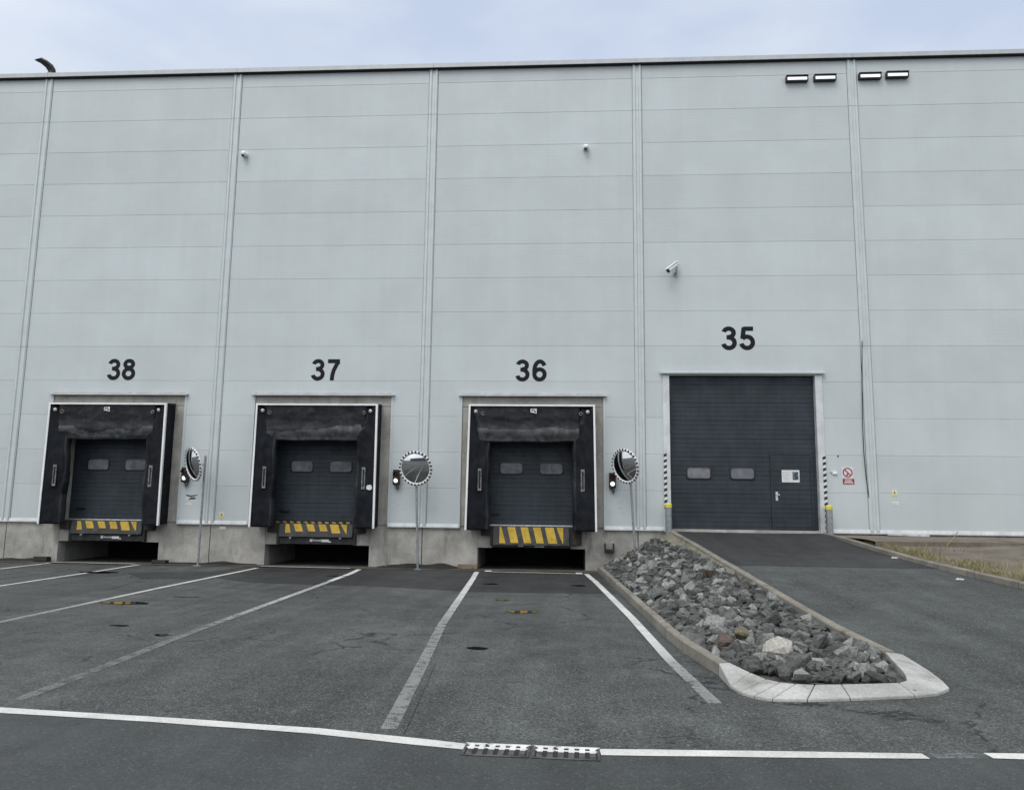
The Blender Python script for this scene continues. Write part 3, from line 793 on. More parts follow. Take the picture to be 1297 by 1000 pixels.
# ------------------------------------------------------------------ dock levellers
def leveller(c, num, label):
    t = thing("dock_leveller", label, "dock leveller", (c, 0, 0), 0, "dock levellers below the loading doors")
    zt, zb = 1.155, (.80 if num != '36' else .665)
    def lipy(z): return -.10 - .03 * (zt - z) / .4
    b = MB(); b.obox((0, (lipy(zt) + lipy(zb)) / 2 + .012, (zt + zb) / 2), (1.03, 0, 0), (0, .011, 0), (0, (lipy(zt) - lipy(zb)) / 2, (zt - zb) / 2))
    sb = .90 if num != '36' else .715
    xs = -.86
    widths = [(.0, .16), (.26, .47), (.62, .82), (.96, 1.16), (1.28, 1.52), (1.57, 1.73)]
    rr = random.Random(int(num))
    for k, (a, e) in enumerate(widths):
        za = sb + (0 if k in (0, 4, 5) or num == '36' else .05) + rr.uniform(-.01, .01); zz = zt - .01
        sl = .10 if num == '36' else .075
        if k == 0: p = [(a, za), (e, za), (e - .06, zz), (a, zz)] if num != '36' else [(a, za), (e + .01, za), (a + .05, zz), (a, zz)]
        elif k == 5: p = [(e - .02, za), (e, za), (e, zz), (a - .02, zz)]
        else: p = [(a + sl * .5, za), (e + sl * .5, za), (e - sl * .5, zz), (a - sl * .5, zz)]
        b.add([(xs + x, lipy(z) - .0035, z) for x, z in p], [(0, 1, 2, 3)], 1)
    lip = b.build("lip_plate", ['lip', 'yellow'], t)
    b = MB()
    for sx in (-1, 1): b.box(sx * 1.075 - .035, sx * 1.075 + .035, -.075, .30, .585 if num != '36' else .63, 1.15)
    b.box(-1.04, 1.04, -.02, .3, 1.10, 1.149)
    b.build("side_frame", 'steel', t)
    if num != '36':
        bm_ = MB().box(-1.039, 1.039, -.055, .04, .60, .775).build("lower_beam", 'steel', t, bevel=.006)
        for sx in (-1, 1): MB().box(sx * .70 - .03, sx * .70 + .03, -.15, -.056, .755, .79).box(sx * .70 - .018, sx * .70 + .018, -.17, -.15, .745, .765).build("lip_support", 'galv', t)
        k = MB(); y = -.0585
        k.box(-.17, -.10, y, y + .003, .672, .745, 0).box(-.155, -.115, y - .001, y + .001, .70, .735, 1)
        k.build("maker_emblem", ['whites', 'pinkp'], bm_); k = MB(); k.box(.155, .36, y, y + .003, .665, .735, 0); k.box(.355, .42, y + .0002, y + .0028, .655, .685, 0)
        k.build("type_label", 'whites', bm_)
        me = text_mesh("Promstahl", .075, .001, .0008, .95); me.materials.clear(); me.materials.append(M['whites'])
        o = bpy.data.objects.new("maker_sticker", me); C.objects.link(o); o.parent = bm_; o.rotation_euler = (R(90), 0, 0); o.location = (.03, y, .685)
        xsv = [v.co.x for v in me.vertices]; kk = .23 / (max(xsv) - min(xsv))
        for v in me.vertices: v.co.x *= kk
    else:
        MB().box(-1.04, 1.04, -.05, .05, .60, .655).box(-.35, -.22, -.075, -.05, .63, .645, 1).box(.1, .35, -.075, -.05, .62, .635, 1).build("lower_beam", ['steel', 'bright'], t)
    for sx in (-1, 1):
        zl = .905
        if num == '36' and sx == 1: zl = .68
        b = MB(); b.box(sx * 1.24 - .128, sx * 1.24 + .128, -.12, PF + .001, zl, 1.16)
        bf = b.build("rubber_buffer", 'rubberb' if (num == '36' and sx == 1) or (num == '38' and sx == -1) else 'rubber', t, bevel=.015)
        for q in ((-.0, .08), (.0, -.08)): MB().cyl((sx * 1.24 + q[0], -.124, (zl + 1.16) / 2 + q[1]), (sx * 1.24 + q[0], -.118, (zl + 1.16) / 2 + q[1]), .018, n=10).build("buffer_bolt", 'steel', bf)
leveller(DOCKS[0][0], '38', "dirty yellow and black striped dock leveller below door 38, plain pale threshold")
leveller(DOCKS[1][0], '37', "yellow and black striped dock leveller below door 37, small striped threshold above")
leveller(DOCKS[2][0], '36', "bright yellow and black striped dock leveller below door 36, without a sticker")

# ------------------------------------------------------------------ traffic mirrors
def mirror(base, top, center, az, pitch, label, rad=.475):
    t = thing("traffic_mirror", label, "traffic mirror", base, 0, "round traffic mirrors on posts by the docks")
    B = Vector(base); tp = Vector(top) - B; ce = Vector(center) - B
    MB().cyl((0, 0, -.05), tp, .03, n=14).build("post", 'galv', t)
    MB().box(-.09, .09, -.09, .09, -.01, .02).build("foot_plate", 'galv', t)
    nrm = Vector((sin(az) * cos(pitch), -cos(az) * cos(pitch), -sin(pitch)))
    n = 64; dsc = MB(); d = nrm; tt = d.orthogonal().normalized(); w = d.cross(tt)
    # back shell and rim, black dashes set on the rim
    dsc.lathe([(0, -.10), (.30, -.085), (rad - .03, -.04), (rad, -.012), (rad, .012), (rad - .01, .024), (rad - .072, .026), (rad - .076, .010)], ce, nrm, n)
    k = dsc; nd = 28
    for i in range(nd):
        a0 = 2 * pi * i / nd; a1 = a0 + 2 * pi / nd * .46
        vs = []
        for a in (a0, (a0 + a1) / 2, a1):
            for r, h in ((rad - .055, .0295), (rad - .008, .0275), (rad + .003, .010)):
                vs.append(ce + nrm * h + (tt * cos(a) + w * sin(a)) * r)
        k.add(vs, [(0, 1, 4, 3), (1, 2, 5, 4), (3, 4, 7, 6), (4, 5, 8, 7)], 1)
    dsc.build("mirror_rim", ['white', 'black'], t)
    g = MB(); ri = rad - .074; prof = [(ri * s / 14, .014 + .075 * (1 - (s / 14) ** 2)) for s in range(14, -1, -1)]
    g.lathe(prof, ce, nrm, n)
    g.build("mirror_glass", 'mirror', t)
    # clamp between post and shell
    at = tp * min(1.0, max(.5, (ce.z) / tp.z))
    MB().tube([ce - nrm * .09, ce - nrm * .16 + Vector((0, 0, -.02)), at], .016, 8).cyl(at + Vector((0, 0, -.04)), at + Vector((0, 0, .04)), .036, n=14).build("clamp", 'galv', t)
    return t
mirror((-6.0, -.62, 0), (-5.98, -.62, 2.98), (-6.24, -.78, 2.73), R(-40), R(14), "round traffic mirror turned sideways between docks 38 and 37")
mirror((0.0, -.52, 0), (-.13, -.52, 2.85), (-.10, -.72, 2.68), R(-11), R(14), "round traffic mirror facing forward between docks 37 and 36")
mirror((5.76, -.55, .52), (5.62, -.55, 2.95), (5.50, -.76, 2.79), R(-48), R(14), "round traffic mirror on a post standing in the rocks")

# ------------------------------------------------------------------ dock signal lights
def signal(x, z, label):
    t = thing("dock_signal", label, "signal light", (x, 0, z), 0, "signal lights beside the docks")
    MB().box(-.09, .09, -.16, -.0, 0, .42).box(-.06, .06, -.03, .004, .02, .40).build("housing", 'black', t, bevel=.012)
    for zz, mat in ((.30, 'redlens'), (.12, 'lit')):
        MB().lathe([(.062, 0), (.055, .012), (.03, .022), (0, .025)], (0, -.16, zz), (0, -1, 0), 18).build("lens", mat, t)
        b = MB(); v = []
        for i in range(11):
            a = pi * i / 10 * 1.1 - .15
            for q in (-.159, -.245): v.append((.075 * cos(a), q, zz + .075 * sin(a) + (-.02 if q < -.2 else 0)))
        b.add(v, [(2 * i, 2 * i + 1, 2 * i + 3, 2 * i + 2) for i in range(10)])
        o = b.build("visor", 'black', t); m = o.modifiers.new("thickness", 'SOLIDIFY'); m.thickness = .004
    MB().tube([(.0, -.07, 0), (.01, -.07, -.08), (.03, -.06, -.13), (.05, -.04, -.10), (.05, -.01, -.03)], .010, 6).build("cable", 'black', t)
signal(-6.78, 2.26, "black signal light right of dock 38 by the sideways mirror")
signal(-.75, 2.25, "black signal light right of dock 37 behind the mirror")
signal(5.20, 2.22, "black signal light right of dock 36 above the rocks")

# ------------------------------------------------------------------ bollards by door 35
def bollard(x, y, label, g="bollards beside door 35"):
    t = thing("bollard", label, "bollard", (x, y, 1.04), 0, g)
    MB().cyl((0, 0, -.2), (0, 0, .68), .088, n=28).build("post", 'galv', t)
    MB().cyl((0, 0, .68), (0, 0, .765), .093, n=28).lathe([(.093, .765), (.08, .785), (.045, .797), (0, .80)], (0, 0, 0), (0, 0, 1), 28).build("yellow_cap", 'yel', t)
    return t
bollard(10.87, -.26, "grey steel bollard with yellow cap right of the wide door")
bollard(6.68, -.24, "grey steel bollard with yellow cap behind the ramp kerb top")

# ------------------------------------------------------------------ cameras and lamps on the wall
def dome(x, z, label):
    t = thing("dome_camera", label, "security camera", (x, 0, z), 0, "dome cameras high on the wall")
    MB().cyl((0, 0, .02), (0, -.06, .02), .085, .08, 20).build("base", 'white', t)
    pr = [(.085 * sin(a), .085 * (1 - cos(a))) for a in [pi * k / 12 for k in range(13)]]
    MB().lathe(pr, (0, -.215, .0), (0, 1, 0), 24).build("dome_shell", 'white', t)
    MB().lathe([(0, .055), (.03, .05), (.045, .03), (.048, 0)], (-.01, -.145, -.05), (-.1, -.55, -.85), 18).build("lens", 'black', t)
dome(-5.66, 11.99, "small white dome camera right of the cover strip left of the 37 bay")
dome(4.49, 12.01, "small white dome camera above the 36 bay")
t = thing("bullet_camera", "white bullet camera pointing down left above the wide door", "security camera", (7.0, 0, 8.22))
MB().cyl((0, 0, 0), (0, -.03, 0), .075, n=20).tube([(0, -.02, 0), (0, -.14, -.0), (.02, -.17, .10), (.03, -.18, .24)], .028, 10).build("bracket", 'galv', t)
dv = Vector((-.55, -.36, -.50)).normalized(); a0 = Vector((.06, -.16, .34))
MB().cyl(a0, a0 + dv * .52, .068, .078, 22).build("camera_body", 'white', t)
MB().cyl(a0 + dv * .515, a0 + dv * .535, .070, .070, 22).build("lens", 'black', t)
rgt = dv.cross(Vector((0, 0, 1))).normalized(); upv = rgt.cross(dv)
MB().obox(a0 + dv * .28 + upv * .085, dv * .31, rgt * .082, upv * .007).build("sun_shield", 'white', t)
t.scale = (.84, .84, .84)
def flood(x, z, label):
    t = thing("flood_light", label, "floodlight", (x, 0, z), 0, "floodlights under the roof edge")
    b = MB()
    b.prism_x([(-.165, .085), (-.01, .085), (-.01, .055), (-.155, .055)], -.31, .31)       # hood
    b.prism_x([(-.13, -.085), (-.01, -.085), (-.01, -.055), (-.13, -.055)][::-1], -.31, .31)
    b.box(-.31, -.28, -.14, -.011, -.0545, .0545); b.box(.28, .31, -.14, -.011, -.0545, .0545)
    b.box(-.279, .279, -.05, -.011, -.054, .054)
    for k in range(9): b.box(-.24 + k * .06 - .006, -.24 + k * .06 + .006, -.13, -.02, .0851, .105)
    b.build("housing", 'black', t)
    MB().quad((-.279, -.118, -.0535), (.279, -.118, -.0535), (.279, -.128, .035), (-.279, -.128, .035)).build("lens", 'flood', t)
    MB().box(-.05, .05, -.02, .0, -.05, .05).build("bracket", 'galv', t)
flood(10.52 + .03, 14.00, "outermost of the two floodlights left of the cover strip, farthest left of the four")
flood(11.28 + .06, 14.01, "floodlight just left of the cover strip above the wide door")
flood(12.58 + .02, 14.03, "floodlight just right of the cover strip above the wide door")
flood(13.36, 14.05, "floodlight farthest right of the four under the roof edge")
# the lamp on the parapet
t = thing("roof_lamp", "black curved lamp standing on the roof edge", "lamp", (-11.98, -.02, 14.745))
path = [(.02, .02, 0), (.02, -.02, .12), (-.04, -.07, .23), (-.17, -.14, .33), (-.33, -.20, .40)]
b = MB(); v = []
for i, p in enumerate(path):
    P = Vector(p); d = (Vector(path[min(i + 1, 4)]) - Vector(path[max(i - 1, 0)])).normalized(); sd_ = Vector((.9, -.35, 0)).normalized(); up = d.cross(sd_).normalized()
    wdt, th = (.12, .05) if i < 3 else (.13, .035)
    for a, e in ((-1, -1), (1, -1), (1, 1), (-1, 1)): v.append(P + sd_ * wdt * a + up * th * e)
fs = [(3, 2, 1, 0), (16, 17, 18, 19)]
for i in range(4):
    for k in range(4): fs.append((i * 4 + k, i * 4 + (k + 1) % 4, i * 4 + 4 + (k + 1) % 4, i * 4 + 4 + k))
b.add(v, fs)
bo = b.build("lamp_body", 'black', t, bevel=.012)
P, Q = Vector(path[3]), Vector(path[4]); d = (Q - P).normalized(); sd_ = Vector((.9, -.35, 0)).normalized(); up = d.cross(sd_).normalized()
if up.z > 0: up = -up
MB().obox(P + (Q - P) * .55 + up * .037, d * .11, sd_ * .09, up * .004).build("lamp_lens", 'steel', t)
MB().box(-.10, .10, -.06, .12, -.03, .03).build("base_plate", 'galv', t)

# ------------------------------------------------------------------ signs, notices, small things on the wall
def plate(x0, x1, z0, z1, y=-.006): return MB().box(x0, x1, y, -.0008, z0, z1)
t = thing("prohibition_sign", "white and red prohibition sign with black flame right of the wide door", "sign", (11.49, 0, 2.40))
plate(-.15, .14, .16, .46).build("sign_board", 'whites', t)
b = MB(); n = 36; cx, cz = -.005, .31
v = [(cx + r * cos(2 * pi * i / n), -.0075, cz + r * sin(2 * pi * i / n)) for r in (.098, .132) for i in range(n)]
b.add(v, [(i + n, i, (i + 1) % n, (i + 1) % n + n) for i in range(n)])
q = .093 * .72; b.add([(cx - q - .012, -.0072, cz + q - .012), (cx + q - .012, -.0072, cz - q - .012), (cx + q + .012, -.0072, cz - q + .012), (cx - q + .012, -.0072, cz + q + .012)], [(0, 1, 2, 3)])
b.build("prohibition_ring", 'red', t)
MB().prism_y([(-.05, .235), (-.01, .23), (.01, .25), (.0, .275), (-.02, .285), (-.035, .262)], -.0069, -.0062).build("flame_symbol", 'black', t)
b = plate(-.14, .16, .0, .145, -.0065); tb = b.build("text_board", 'red', t)
b = MB()
for zz, x0, x1, h in ((.108, -.08, .09, .022), (.078, -.08, .10, .018), (.03, -.11, .125, .03)):
    x = x0
    while x < x1: b.box(x, min(x + .026, x1), -.0085, -.0066, zz, zz + h); x += .033 if h < .03 else .027
b.build("lettering", 'whites', tb)
def warn(x, z, label, y=0):
    t = thing("warning_sign", label, "sign", (x, y, z), 0, "small yellow warning stickers")
    plate(-.065, .065, 0, .17).build("sign_board", 'whites', t)
    MB().prism_y([(-.055, .065), (.055, .065), (0, .16)], -.0078, -.0062).build("warning_triangle", 'yel', t)
    MB().prism_y([(-.02, .08), (.018, .08), (.004, .128), (-.012, .115)], -.0092, -.008).build("hazard_symbol", 'black', t)
    MB().box(-.06, .06, -.0075, -.0062, .008, .05).build("text_band", 'yel', t)
warn(12.68, 2.09, "small yellow warning sticker on the wall right of the last cover strip")
warn(-5.69, 1.27, "small yellow warning sticker on the wall between docks 38 and 37")
t = thing("label_plate", "small white label with red top on the concrete plinth", "sign", (-5.66, PF, .97))
plate(-.09, .09, 0, .085).build("label_board", 'whites', t); plate(-.095, .095, .086, .15).build("red_top", 'red', t)
b = MB()
for k in (-.05, .01): b.box(k, k + .04, -.008, -.0062, .09, .115)
b.build("dark_print", 'black', t)
t = thing("label_plate", "tiny white label below the yellow sticker, right of the last cover strip", "sign", (12.69, 0, 1.85))
plate(-.085, .085, 0, .10).build("label_board", 'whites', t)
b = MB()
for k in range(4): b.box(-.06 + .03 * k, -.045 + .03 * k, -.0078, -.0062, .02 + .01 * (k % 2), .07)
b.build("grey_print", 'greytext', t)
t = thing("door_notice", "white printed notice with a dark picture taped on the wicket door", "notice", (10.02, .138, 2.44))
plate(-.235, .235, 0, .33, -.006).build("paper_sheet", 'whites', t)
MB().box(.05, .205, -.0085, -.0062, .065, .285).build("printed_picture", 'photo', t)
b = MB(); rr = random.Random(3)
for k in range(9):
    z = .28 - .027 * k; x = -.195
    while x < -.0 - .05 * (k % 3):
        w = rr.uniform(.018, .05); b.box(x, x + w, -.0078, -.0062, z, z + .009); x += w + .01
b.build("lettering", 'greytext', t)
t = thing("wall_sensor", "small white sensor box right of the wide door", "sensor", (11.14, 0, 2.66))
MB().box(-.06, .06, -.05, 0, 0, .07).build("housing", 'white', t, bevel=.008)
MB().box(-.12, -.06, -.025, -.008, .045, .055).build("antenna", 'galv', t)
tag(MB().cyl((11.25, 0, 3.15), (11.25, -.012, 3.15), .022, n=10).build("wall_plug", 'steel'), "tiny dark plug in the cladding above the white sensor", "plug")
# torn sticker right of 38 and the traces of others
b = MB(); rr = random.Random(12)
for poly, mi in (([(-.16, .11), (-.02, .085), (.16, .125), (.16, .15), (-.02, .125), (-.17, .15)], 1), ([(-.17, -.02), (-.12, .0), (-.13, .09), (-.18, .10)], 0), ([(-.09, .0), (.10, .02), (.12, .07), (-.02, .075)], 1), ([(-.04, -.03), (.09, -.03), (.10, .02), (-.04, .01)], 0), ([(-.18, -.14), (.0, -.14), (.02, -.10), (-.10, -.07), (-.16, -.1)], 0), ([(.10, .09), (.17, .09), (.17, .115), (.11, .115)], 0)):
    b.prism_y(poly, -.004, -.0008, mi)
tag(b.build("torn_sticker", ['whites', 'ledge'], None, (-6.59, 0, 1.77)), "torn sticker remains on the cladding right of dock 38", "sticker")
M['ghost'] = make_metal("sticker_residue", (.42, .45, .46), .6, 0, .12, 20)
for x, z, lab in ((-.72, 1.72, "faint sticker residue between the middle dock shelter and the forward facing mirror"), (5.28, 1.70, "faint sticker residue above the rocks below a signal light")):
    b = MB(); rr = random.Random(int(x * 10))
    for k in range(11):
        xx, zz, w, h = rr.uniform(-.2, .14), rr.uniform(-.16, .16), rr.uniform(.03, .16), rr.uniform(.012, .03)
        b.prism_y([(xx, zz), (xx + w, zz + .006), (xx + w - .01, zz + h), (xx + .01, zz + h)], -.0025 - .00005 * k, -.0008)
    tag(b.build("sticker_residue", 'ghost', None, (x, 0, z)), lab, "sticker")
# U bracket, pin and blocks along the plinth
b = MB(); b.box(-.13, -.095, -.14, 0, 0, .25).box(.095, .13, -.14, 0, 0, .25).box(-.094, .094, -.14, 0, 0, .09)
tag(b.build("wall_bracket", 'steel', None, (5.11, PF, .50), bevel=.006), "black U shaped steel bracket on the plinth right of dock 36", "bracket")
tag(MB().cyl((-.98, -.03, 0.0), (-.98, -.03, .42), .016, n=8).build("steel_pin", 'galv'), "thin steel pin upright against the plinth right of dock 37", "pin")
def wedge(x, label, mat, sx=.2, sz=.13):
    b = MB(); b.prism_x([(-.12, 0), (-.10, sz), (.10, sz * .9), (.11, 0)][::-1], -sx, sx)
    tag(b.build("block", mat, None, (x, -.14, .015), bevel=.018), label, "block")
wedge(-10.72, "black rubber block at the wall foot left of the 38 pit", 'rubber', .2, .14)
wedge(-7.30, "black rubber block at the wall foot right of the 38 pit", 'rubber', .2, .10)
wedge(1.30, "brown wooden block at the wall foot left of the 36 pit", 'wood', .27, .13)
# cable hanging down beside the last cover strip
tag(MB().tube([(12.02, -.052, 6.3), (11.985, -.04, 5.6), (11.955, -.03, 4.8), (11.93, -.03, 4.0), (11.925, -.03, 3.3), (11.95, -.03, 2.65), (12.0, -.03, 2.05)], .011, 8).build("loose_cable", 'black'), "loose black cable hanging along the last cover strip", "cable")
# a length of loose flashing on the slab
b = MB(); b.prism_x([(-.05, 0), (-.05, .035), (-.02, .05), (.03, .02), (.03, 0)][::-1], -.55, .5)
o = tag(b.build("loose_flashing", 'bright', None, (12.95, -.10, 1.06)), "bent strip of loose metal flashing lying at the foot of the wall", "metal strip"); o.rotation_euler = (0, R(1.2), R(-2))

# ------------------------------------------------------------------ kerbs and the rock bed
def kerb_run(pts, w, h, lab, grp, mat='kerb', z0=lambda p: 0.0, ztop=None, n_each=1.0, dep=.3):
    """a row of kerb stones along pts (x,y), each stone an object of its own"""
    for i, (a, b_) in enumerate(zip(pts, pts[1:])):
        a3, b3 = Vector((a[0], a[1], 0)), Vector((b_[0], b_[1], 0)); d = (b3 - a3).normalized(); q = Vector((-d.y, d.x, 0)) * w / 2
        a3 += d * .006; b3 -= d * .006
        m = MB(); v = []
        for P in (a3, b3):
            zt = ztop(P.y); ch = .016
            j = random.uniform(-.003, .003)
            P = P + q * 0 + Vector((0, 0, j))
            for off, z in ((-1, zt - dep), (-1, zt - ch), (-1 + 2 * ch / w, zt), (1 - 2 * ch / w, zt), (1, zt - ch), (1, zt - dep)): v.append(P + q * off + Vector((0, 0, z)))
        m.add(v, [(5, 4, 3, 2, 1, 0), (6, 7, 8, 9, 10, 11)] + [(k, (k + 1) % 6, (k + 1) % 6 + 6, k + 6) for k in range(6)])
        tag(m.build("kerb_stone", mat), lab, "kerb stone", grp)
random.seed(21)
lp = [(xl(y) + .06, y) for y in [.02] + [-.95 - k * 1.0 for k in range(12)] + [-13.28]]
kerb_run(lp, .12, .12, "weathered brown kerb stone at the foot of the rock bed", "kerb stones along the foot of the rock bed", ztop=lambda y: .135)
up_ = [(xr(y), y) for y in [.12] + [-.85 - k * 1.0 for k in range(11)] + [-12.42]]
kerb_run(up_, .13, .2, "weathered brown kerb stone between the ramp and the rock bed", "kerb stones between ramp and rock bed", ztop=lambda y: pl(KTOP, y), dep=.42)
rp_ = [(xk(y) + .065, y) for y in [.0] + [-.9 - k * .95 for k in range(12)]]
kerb_run(rp_, .13, .2, "weathered kerb stone between the ramp and the grass verge", "kerb stones between ramp and grass verge", ztop=lambda y: rz(y) + (.11 if y < -2.2 else lerp(.035, .11, -y / 2.2)), dep=.4)
# pale sloped kerb stones round the nose of the bed : (inner x,y,z , outer x,y,z)
NOSE = [((5.585, -13.29, .135), (5.472, -13.30, .105)), ((5.71, -13.66, .115), (5.475, -13.86, .0)), ((5.80, -13.90, .105), (5.515, -14.10, .0)), ((5.90, -14.0, .1), (5.60, -14.26, .0)),
        ((6.03, -14.045, .098), (5.74, -14.345, .0)), ((6.21, -14.03, .095), (6.05, -14.33, .0)), ((6.47, -13.975, .092), (6.46, -14.235, .0)), ((7.05, -13.83, .09), (7.10, -14.055, .0)),
        ((7.17, -13.72, .092), (7.36, -13.93, .0)), ((7.23, -13.55, .1), (7.56, -13.72, .004)), ((7.30, -13.30, .105), (7.62, -13.45, .016)), ((7.36, -13.0, .11), (7.67, -13.05, .035)), ((7.47, -12.43, .14), (7.69, -12.36, .075))]
WLAB = "pale new concrete kerb stone round the nose of the rock bed"
for k, ((i0, o0), (i1, o1)) in enumerate(zip(NOSE, NOSE[1:])):
    i0, o0, i1, o1 = map(Vector, (i0, o0, i1, o1))
    d = (o1 - o0).normalized() * .004; e = (i1 - i0).normalized() * .004
    if (i1 - i0).length < .02: e = Vector((0, 0, 0))
    b = MB(); dn = Vector((0, 0, -.3))
    v = [i0 + e, i1 - e, o1 - d, o0 + d]; lift = Vector((0, 0, .028))
    v2 = [v[0], v[1], v[2] + lift, v[3] + lift] + [q + dn for q in v]
    b.add(v2, [(3, 2, 1, 0), (4, 5, 6, 7), (0, 1, 5, 4), (1, 2, 6, 5), (2, 3, 7, 6), (3, 0, 4, 7)])
    tag(b.build("kerb_stone", 'kerbw', bevel=.01), WLAB, "kerb stone", "pale kerb stones round the nose of the rock bed")
# the bed itself
def bed_z(x, y):
    a, b_ = xl(y) + .12, xr(y) - .06
    t = min(1, max(0, (x - a) / (b_ - a)))
    zt = pl(KTOP, y) - .13
    base = lerp(.07, max(.05, zt), t ** 1.05)
    return base + .035 * sin(pi * t)
def bed_fn(u, v):
    y = lerp(-13.95, .06, v)
    a, b_ = xl(y) + .10, (xr(y) - .05 if y > -12.4 else lerp(xr(-12.4) - .05, 7.16, (-12.4 - y) / 1.55))
    x = lerp(a, b_, u)
    if y < -13.3: x = lerp(max(a, 5.5 + (-13.3 - y) * .75), b_, u)
    return (x, y, bed_z(x, y) - .02 + .02 * pnoise(Vector((x * 4, y * 4, 0))))
MB().grid(bed_fn, 16, 90).build("rock_bed_soil", 'soil', kind='structure')
# concrete haunch behind the kerb near the wall
def haunch(u, v):
    y = lerp(-6.5, .0, v); x = xr(y) - .066 - .34 * u * lerp(.35, 1, v)
    z = pl(KTOP, y) - .05 - .30 * (u ** .8) * lerp(.3, 1, v) + .025 * pnoise(Vector((x * 6, y * 5, 1)))
    return (x, y, z)
MB().grid(haunch, 8, 60).build("kerb_haunch", 'haunch', kind='structure')
def inside(x, y, r):
    if y > -.02 or y < -14.0: return False
    if x < xl(y) + .12 + r * .45: return False
    rb = xr(y) - .066 - r * .4 if y > -12.4 else lerp(xr(-12.4) - .1, 7.05, (-12.4 - y) / 1.4) - r * .2
    if y > -4.5: rb -= .26 * (1 + y / 4.5)
    if x > rb: return False
    if y < -13.2 and x < 5.55 + (-13.2 - y) * .75 + r * .4: return False
    if y < -14.02 + max(0, (x - 6.0)) * .20 + r * .5: return False
    return True
def rock_mesh(rnd, name):
    bm = bmesh.new()
    a = [rnd.uniform(.9, 1.25), rnd.uniform(.65, .95), rnd.uniform(.55, .85)]
    for k in range(rnd.randint(10, 17)):
        p = Vector((rnd.gauss(0, 1), rnd.gauss(0, 1), rnd.gauss(0, 1))).normalized()
        p = Vector((math.copysign(abs(p.x) ** .75, p.x), math.copysign(abs(p.y) ** .75, p.y), math.copysign(abs(p.z) ** .75, p.z)))
        p *= rnd.uniform(.74, 1.12)
        bm.verts.new((p.x * a[0], p.y * a[1], p.z * a[2]))
    h = bmesh.ops.convex_hull(bm, input=bm.verts)
    bmesh.ops.delete(bm, geom=[g for g in set(h['geom_interior'] + h['geom_unused']) if isinstance(g, bmesh.types.BMVert)], context='VERTS')
    bmesh.ops.dissolve_limit(bm, angle_limit=R(14), verts=bm.verts, edges=bm.edges)
    bmesh.ops.bevel(bm, geom=list(bm.edges), offset=.018, segments=1, affect='EDGES', clamp_overlap=True)
    # break the facets up a little
    bmesh.ops.triangulate(bm, faces=bm.faces)
    bmesh.ops.subdivide_edges(bm, edges=[e for e in bm.edges if e.calc_length() > .35], cuts=1, use_grid_fill=True)
    sd = rnd.random() * 50
    for v in bm.verts: v.co += v.normal * .045 * pnoise(v.co * 3.6 + Vector((sd, 0, 0)))
    me = bpy.data.meshes.new(name); bm.to_mesh(me); bm.free(); me.materials.append(M['rock'])
    return me
rnd = random.Random(77)
protos = [rock_mesh(rnd, "rock") for _ in range(22)]
placed = []; cells = {}
def free(x, y, r, k):
    cx, cy = int(x / .5 // 1), int(y / .5 // 1)
    for i in (-1, 0, 1):
        for j in (-1, 0, 1):
            for (px, py, pr) in cells.get((cx + i, cy + j), ()):
                if (px - x) ** 2 + (py - y) ** 2 < (k * (pr + r)) ** 2: return False
    return True
def put(x, y, r): cells.setdefault((int(x / .5 // 1), int(y / .5 // 1)), []).append((x, y, r)); placed.append((x, y, r))
# the rocks one can pick out in the photograph
SPECIAL = [(6.22, -12.75, .165, 'rockp', "large pale rock near the nose of the rock bed"), (5.72, -12.25, .15, 'rockb', "reddish brown rock near the lower kerb of the bed"),
           (6.10, -11.75, .13, 'rockt', "ochre yellow rock in the lower part of the bed"), (6.60, -6.4, .14, 'rockb', "reddish brown rock half way up the bed by the ramp kerb")]
for x, y, r, m_, lab in SPECIAL: put(x, y, r)
big = []
for (lo, hi, cap, tries) in ((.115, .15, 24, 700), (.092, .115, 110, 2500), (.074, .092, 296, 9000)):
    for k in range(tries):
        if len(big) >= cap: break
        y = rnd.uniform(-14, -.05); x = rnd.uniform(4.9, 7.6); r = rnd.uniform(lo, hi)
        if lo > .12 and y > -7 and rnd.random() < .75: continue
        if not inside(x, y, r) or not free(x, y, r, .74): continue
        put(x, y, r); big.append((x, y, r))
def place_rock(x, y, r, label, mat=None, pk=None, group="grey rocks of the rock bed"):
    me = rnd.choice(protos)
    if mat: me = protos[pk]
    if mat: me = me.copy(); me.materials[0] = M[mat]
    o = bpy.data.objects.new("rock", me); C.objects.link(o)
    o.scale = (r * 1.12, r * 1.12, r * 1.12)
    o.rotation_euler = (rnd.uniform(-.9, .9), rnd.uniform(-.9, .9), rnd.uniform(0, 6.28))
    o.location = (x, y, bed_z(x, y) + r * rnd.uniform(.30, .62))
    tag(o, label, "rock", group)
for x, y, r, m_, lab in SPECIAL: place_rock(x, y, r, lab, m_, SPECIAL.index((x, y, r, m_, lab)) * 3 + 2, "coloured rocks of the rock bed")
for x, y, r in big: place_rock(x, y, r, "rough grey broken rock lying in the sloping rock bed")
